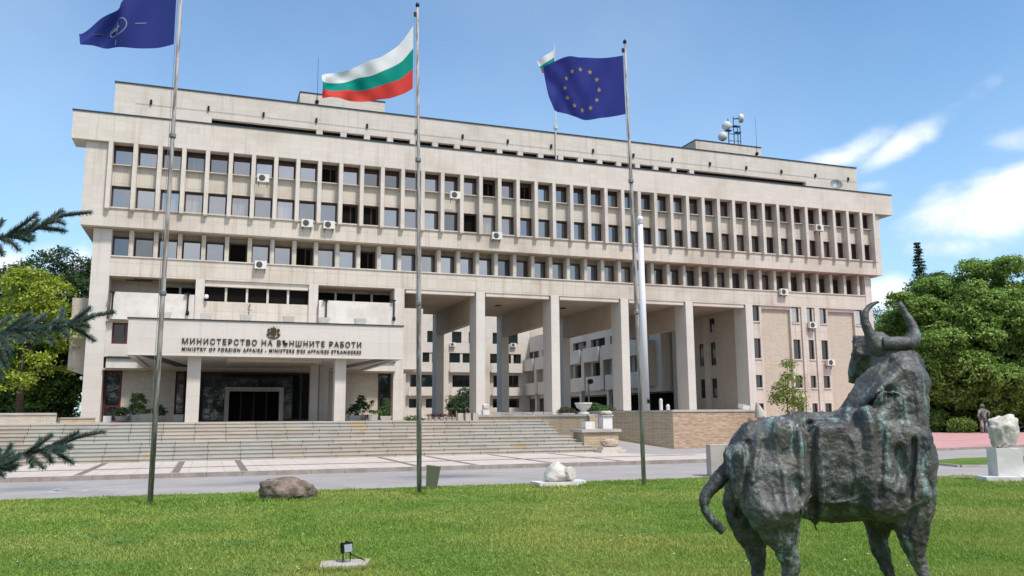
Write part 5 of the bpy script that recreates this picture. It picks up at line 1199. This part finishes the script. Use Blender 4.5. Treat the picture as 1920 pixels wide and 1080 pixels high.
# row of pale stones along the wall top left of the urn
k = 0
for t in (.15, .24, .33, .42, .51, .60):
    ex, ey = on_wall(t)
    o = MB().obox((ex, ey, 2.123+.08), (.52, .34, .155-.03*(k % 2)), math.atan2(WE[1]-WS[1], WE[0]-WS[0])).build('edge_stone', M['concrete_light'], None, (ex, ey, 2.123)); k += 1
    tag(o, 'pale flat stone in the row on the wall coping between the statuette and the urn', 'stone', 'pale stones along the wall coping')
p = Vector((*on_wall(.05), 0)); r = empty('statuette', (p.x, p.y, 2.12), 'small white statuette on a square base where the terrace wall begins', 'statue')
m = MB(); m.box(p.x-.2, p.x+.2, p.y-.2, p.y+.2, 2.125, 2.42); m.build('base', M['marble_white'], r)
stone('figure', (p.x, p.y, 2.42), (.42, .3, .38), 71, 'rock_white', parent=r, cuts=5, amp=.22)
k = 0
for px in (862, 876, 890):
    p = at(px, 788, 46.2); o = MB().box(p.x-.15, p.x+.15, 46, 46.4, 1.8, 2.22).build('stone_cube', M['concrete_light'], None, (p.x, 46.2, 1.8))
    tag(o, 'small pale stone cube in the short row left of the statuette', 'stone', 'small stone cubes at the stair head')
for k, px in enumerate((806, 817, 828, 839, 850)):
    p = at(px, 790, 48.)
    r = empty('flower_pot', (p.x, 48., 1.8), 'small pot of dark red leaved flowers in the row at the stair head', 'flower pot', 'flower pots at the stair head')
    m = MB(); m.lathe((p.x, 48, 1.8), [(.11, 0), (.15, .2), (.16, .22)], 12); m.build('pot', M['concrete_light'], r)
    cs = np.array([(p.x+random.uniform(-.2, .2), 48+random.uniform(-.15, .15), 2.05+random.uniform(0, .12)) for _ in range(14)]); V, F = leaves(cs, np.tile([0, 0, 1.], (14, 1)), 8, .05, .05)
    link_mesh('flowers', np_mesh('flowers', V-np.array(W[r.name]), F, M['leaf_redbrown']), r)
p = at(772, 792, 49); shrub('low_bush', (p.x, 49, 1.8), [((0, 0, .12), (.5, .3, .16)), ((.4, 0, .1), (.3, .3, .12))], 'leaf_mid', 'low flat bush behind the top step right of the entrance', 'shrub', None, 50, .05, .06, 8)
# planters with shrubs at both sides of the entrance
def pot(px, Y, w, h, label, lobes, leaf, mm='concrete_light', rnd=False):
    p = at(px, 790, Y); r = empty('stone_planter', (p.x, Y, 1.8), label, 'planter')
    m = MB()
    if rnd: m.lathe((p.x, Y, 1.8), [(w*.30, 0), (w*.42, h*.3), (w*.5, h*.85), (w*.54, h), (w*.45, h)], 18)
    else: m.prism([(p.x-w*.42, Y-.3, 1.8), (p.x+w*.42, Y-.3, 1.8), (p.x+w*.5, Y-.3, 1.8+h), (p.x-w*.5, Y-.3, 1.8+h)], (0, .6, 0))
    m.build('pot', M[mm], r)
    L_ = [((p.x+c[0], Y+c[1], 1.8+h+c[2]), q) for c, q in lobes]; cs, ns = shell(L_, 46, .6); V, F = leaves(cs, ns, 10, .06, .05)
    link_mesh('shrub', np_mesh('shrub', V-np.array(W[r.name]), F, M[leaf]), r)
pot(229, 58, .85, .38, 'low stone bowl with a spreading green shrub, left of the entrance', [((0, 0, .25), (.45, .35, .28)), ((-.2, 0, .1), (.35, .3, .2))], 'leaf_mid', rnd=True)
pot(247, 59, .5, .40, 'stone planter holding a narrow dark cone of evergreen, left of the entrance', [((0, 0, .35), (.22, .22, .4)), ((0, 0, .8), (.14, .14, .4)), ((0, 0, 1.2), (.08, .08, .25))], 'leaf_dark')
pot(259, 57.6, .8, .45, 'stone planter with a tall rounded green thuja, left of the entrance', [((0, 0, .35), (.36, .33, .4)), ((.03, 0, .75), (.42, .36, .42)), ((-.03, 0, 1.05), (.30, .26, .28))], 'leaf_mid')
pot(275, 57, .85, .5, 'stone planter with a flat yellow green shrub, left of the entrance', [((-.15, 0, .12), (.3, .3, .16)), ((.15, 0, .15), (.32, .3, .18))], 'leaf_lime')
pot(299, 59, .7, .4, 'stone planter with a dark low shrub near the brick wall, left of the entrance', [((0, 0, .3), (.35, .3, .35)), ((.2, 0, .15), (.25, .2, .18))], 'leaf_dark')
p = at(201, 790, 57); tag(MB().box(p.x-.22, p.x+.22, 56.8, 57.2, 1.8, 2.2).build('white_cube', M['marble_white'], None, (p.x, 57, 1.8)), 'small white stone cube beside the left corner pier', 'stone')
pot(664, 58, .8, .35, 'stone planter with a wide dark shrub against the brick, right of the entrance', [((0, 0, .35), (.4, .35, .4)), ((-.2, 0, .2), (.35, .3, .3))], 'leaf_dark')
pot(676, 58.6, .85, .4, 'stone planter with the tallest dark bushy shrub, right of the entrance', [((0, 0, .5), (.5, .4, .55)), ((.02, 0, 1.0), (.28, .25, .35)), ((.3, 0, .5), (.35, .3, .3))], 'leaf_dark')
pot(698, 58, .7, .4, 'stone planter with a small clipped topiary ball, right of the entrance', [((0, 0, .75), (.16, .16, .2)), ((0, 0, .15), (.3, .25, .12))], 'leaf_dark')
pot(722, 58.3, .8, .3, 'stone planter with loose light green stems before the glass, right of the entrance', [((0, 0, .35), (.3, .3, .35)), ((.05, 0, .85), (.22, .2, .4)), ((-.35, 0, .2), (.4, .3, .2))], 'leaf_mid')
# low wall at the left behind the stairs
r = coped_wall('low_wall', [(-15.5, 52), (-8.0, 52.6)], 'low stone wall with white coping at the left end of the terrace', ('pale_brick',), 1.7, (2.25,), .4)
coped_wall('low_wall', [(-7.9, 53.2), (-6.2, 54.)], 'lower brick wall continuing to the left corner pier', ('rubble_yellow',), 1.7, (2.05,), .4, .06)
# white pole on the terrace, short posts, cone lamp
wp = (25.42, 46.3); r = empty('white_pole', (*wp, 1.8), 'thick tapering white pole with a ball top standing on the terrace', 'pole')
m = MB(); m.tube([(*wp, 1.75), (*wp, 14.2)], [.265, .165], 20); m.build('shaft', M['pole_white'] if 'pole_white' in M else mat('pole_white', (.62, .62, .64), .5)[0], r, smooth=True)
m = MB(); m.lathe((*wp, 14.2), [(.19, 0), (.24, .04), (.1, .10), (.18, .18), (.22, .30), (.16, .42), (.05, .48)], 16); m.build('ball', M['dish_white'], r, smooth=True)
m = MB(); m.box(wp[0]-.02, wp[0]+.14, wp[1]-.36, wp[1]-.26, 2.75, 3.0); m.build('winch', M['black_metal'], r)
for k, (px, h, w_, lab) in enumerate(((1239.5, .75, .11, 'white round bollard on the terrace right of the white pole'), (1252.5, .38, .12, 'short white stump on the terrace next to the taller bollard'))):
    p = at(px, 768, 47.5); m = MB(); m.lathe((p.x, 47.5, 1.8), [(w_, 0), (w_, .55+h-.1), (w_*.7, .55+h-.03), (w_*.2, .55+h)], 14); tag(m.build('bollard', M['marble_white'], None, (p.x, 47.5, 1.8), smooth=False), lab, 'bollard')
p = at(1395, 766, 43.); m = MB(); m.obox((p.x, 43, 2.5), (.62, .4, .26), rad(15), rad(12), rad(8)); tag(m.build('tilted_slab', M['marble_white'], None, (p.x, 43, 2.34)), 'white tilted slab lying on the coping at the right end of the brick wall', 'stone')
p = at(1424, 800, 42.); r = empty('cone_lamp', (p.x, 42., 0), 'grey lamp post with a white cone shade at the end of the brick wall', 'street lamp')
m = MB(); m.tube([(p.x, 42, 0), (p.x, 42, 2.1)], .12, 12); m.build('post', M['concrete_light'], r)
m = MB(); m.lathe((p.x, 42, 1.9), [(.22, 0), (.22, .1), (.14, .16)], 14); m.build('collar', M['galvanised'], r)
m = MB(); m.lathe((p.x+.12, 42, 1.95), [(.36, 0), (.22, .40), (.05, .85)], 18, (-.30, 0, 1)); m.build('shade', M['concrete_light'], r, smooth=False)
# courtyard shrubs and lamp
for px, Y, s, lab in ((868, 100, 2.0, 'dark round tree in the courtyard behind the first column'), ):
    p = at(px, 770, Y); shrub('courtyard_tree', (p.x, Y, 1.8), [((0, 0, 1.6), (s, s, 1.5)), ((.5, 0, 2.6), (1.3, 1.3, 1.2)), ((-.8, 0, 1.), (1.2, 1.2, 1.))], 'leaf_dark', lab, 'tree', None, 7, .12, .16, 10)
p = at(1104, 745, 75); r = empty('courtyard_lamp', (p.x, 75, 1.8), 'small dark lamp on a post in the courtyard above the urn', 'street lamp')
m = MB(); m.tube([(p.x, 75, 1.8), (p.x, 75, 5.2)], .09, 8); m.build('post', M['galvanised'], r)
m = MB(); m.lathe((p.x+.2, 75, 5.1), [(.1, 0), (.3, .1), (.28, .4), (.1, .5)], 10); m.build('lamp_head', M['black_metal'], r)
# ------------------------------------------------------------------ bin and floodlight on the lawn
mat('bin_olive', (.115, .13, .085), .6)
bx, by = 5.95, 23.3
r = empty('litter_bin', (bx, by, .05), 'olive green tapered litter bin leaning by the middle flagpole', 'litter bin')
m = MB(); rz = rad(-20)
def taper(c, w0, d0, w1, d1, h, t, rz, tilt):
    R_ = Matrix.Rotation(rz, 3, 'Z') @ Matrix.Rotation(tilt, 3, 'Y'); c = Vector(c); g_ = lambda w, d, z: [c+R_ @ Vector((sx*w/2, sy*d/2, z)) for sx, sy in ((-1, -1), (1, -1), (1, 1), (-1, 1))]
    a, b, ci, di = g_(w0, d0, 0), g_(w1, d1, h), g_(w1-2*t, d1-2*t, h), g_(w0-2*t, d0-2*t, .03); vs = a+b+ci+di
    return vs, [(0, 3, 2, 1), (12, 13, 14, 15)]+[(i, (i+1) % 4, 4+(i+1) % 4, 4+i) for i in range(4)]+[(4+i, 4+(i+1) % 4, 8+(i+1) % 4, 8+i) for i in range(4)]+[(8+i, 8+(i+1) % 4, 12+(i+1) % 4, 12+i) for i in range(4)]
m.add(*taper((bx, by, .08), .29, .27, .37, .36, .58, .02, rz, rad(6))); m.build('body', M['bin_olive'], r)
m = MB(); m.tube([(bx-.02, by+.2, .0), (bx-.02, by+.2, .62)], .02, 6); m.build('support', M['galvanised'], r)
m = MB(); m.obox((bx+.05, by, .668), (.40, .38, .012), rz, 0, rad(6)); m.build('rim', M['bin_olive'], r)
fx, fy = 1.83, 11.75
tag(MB().prism([(1.44, 11.52, .0), (2.04, 11.44, .0), (2.19, 11.93, .0), (1.53, 11.98, .0)], (0, 0, .112)).build('concrete_slab', M['concrete_light'], None, (1.8, 11.7, 0)), 'flat concrete slab in the grass under the floodlight', 'slab')
r = empty('floodlight', (fx, fy, .115), 'small black floodlight on a bracket standing on the concrete slab', 'floodlight')
Rz = rad(28); hc = Vector((fx, fy, .305))
mat('lamp_glass', (.28, .33, .36), .15, .1, .6)
m = MB(); m.obox(hc, (.165, .065, .135), Rz, rad(-10)); m.obox(hc+Vector((-.02, .05, 0)), (.10, .06, .09), Rz, rad(-10)); m.build('housing', M['black_metal'], r)
fd = Matrix.Rotation(Rz, 3, 'Z') @ Vector((0, -1, -.17)); m = MB(); m.obox(hc+fd*.034, (.13, .008, .10), Rz, rad(-10)); m.build('glass', M['lamp_glass'], r)
sx = Matrix.Rotation(Rz, 3, 'Z') @ Vector((.062, 0, 0)); m = MB(); m.tube([hc-sx, hc-sx+Vector((0, 0, -.182)), hc+sx+Vector((0, 0, -.182)), hc+sx], .009, 6); m.build('bracket', M['black_metal'], r)
m = MB(); m.tube([hc+sx+Vector((0, 0, -.09)), hc+sx+Vector((.10, -.03, -.14)), hc+sx+Vector((.20, -.02, -.185))], .010, 6); m.build('cable', M['black_metal'], r)
m = MB(); m.obox(hc+Vector((0, 0, .074)), (.04, .03, .02), Rz); m.build('clip', M['black_metal'], r)
# pale figures and busts before the dark trees at the right
x, y = P2(1843, 82); r = empty('figure_sculpture', (x, y, 0), 'pale carved standing figure before the dark trees behind the rough stone', 'sculpture')
m = MB(); b_ = Vector((x, y, 0))
for s in (-1, 1): m.tube([b_+Vector((s*.28, 0, 0)), b_+Vector((s*.26, 0, .75)), b_+Vector((s*.2, 0, 1.35))], [.16, .15, .2], 8)
m.tube([b_+Vector((0, 0, 1.25)), b_+Vector((0, 0, 1.8)), b_+Vector((0, 0, 2.35)), b_+Vector((0, 0, 2.5))], [.34, .28, .42, .15], 10)
m.tube([b_+Vector((-.35, 0, 2.3)), b_+Vector((-.62, 0, 1.8)), b_+Vector((-.5, -.1, 1.3))], [.13, .11, .09], 7); m.tube([b_+Vector((.35, 0, 2.3)), b_+Vector((.75, 0, 2.15)), b_+Vector((.72, 0, 1.6))], [.13, .11, .09], 7)
m.lathe(b_+Vector((0, 0, 2.45)), [(.08, 0), (.2, .12), (.21, .28), (.14, .42), (.04, .47)], 10); m.build('figure', M['rock_grey'], r, smooth=True)
for k, (px, lab) in enumerate(((1797, 'left white carved head rising above the hedge'), (1811, 'right white carved head rising above the hedge'))):
    x, y = P2(px, 93); r = empty('bust_sculpture', (x, y, 0), lab, 'sculpture', 'white carved heads above the hedge'); m = MB(); m.box(x-.25, x+.25, y-.25, y+.25, 0, 2.2); m.build('post', M['rock_white'], r); stone('head', (x, y, 2.2), (.75, .6, .95), 80+k, 'marble_white', parent=r, cuts=4, amp=.12, sub=3)
bpy.context.view_layer.update()
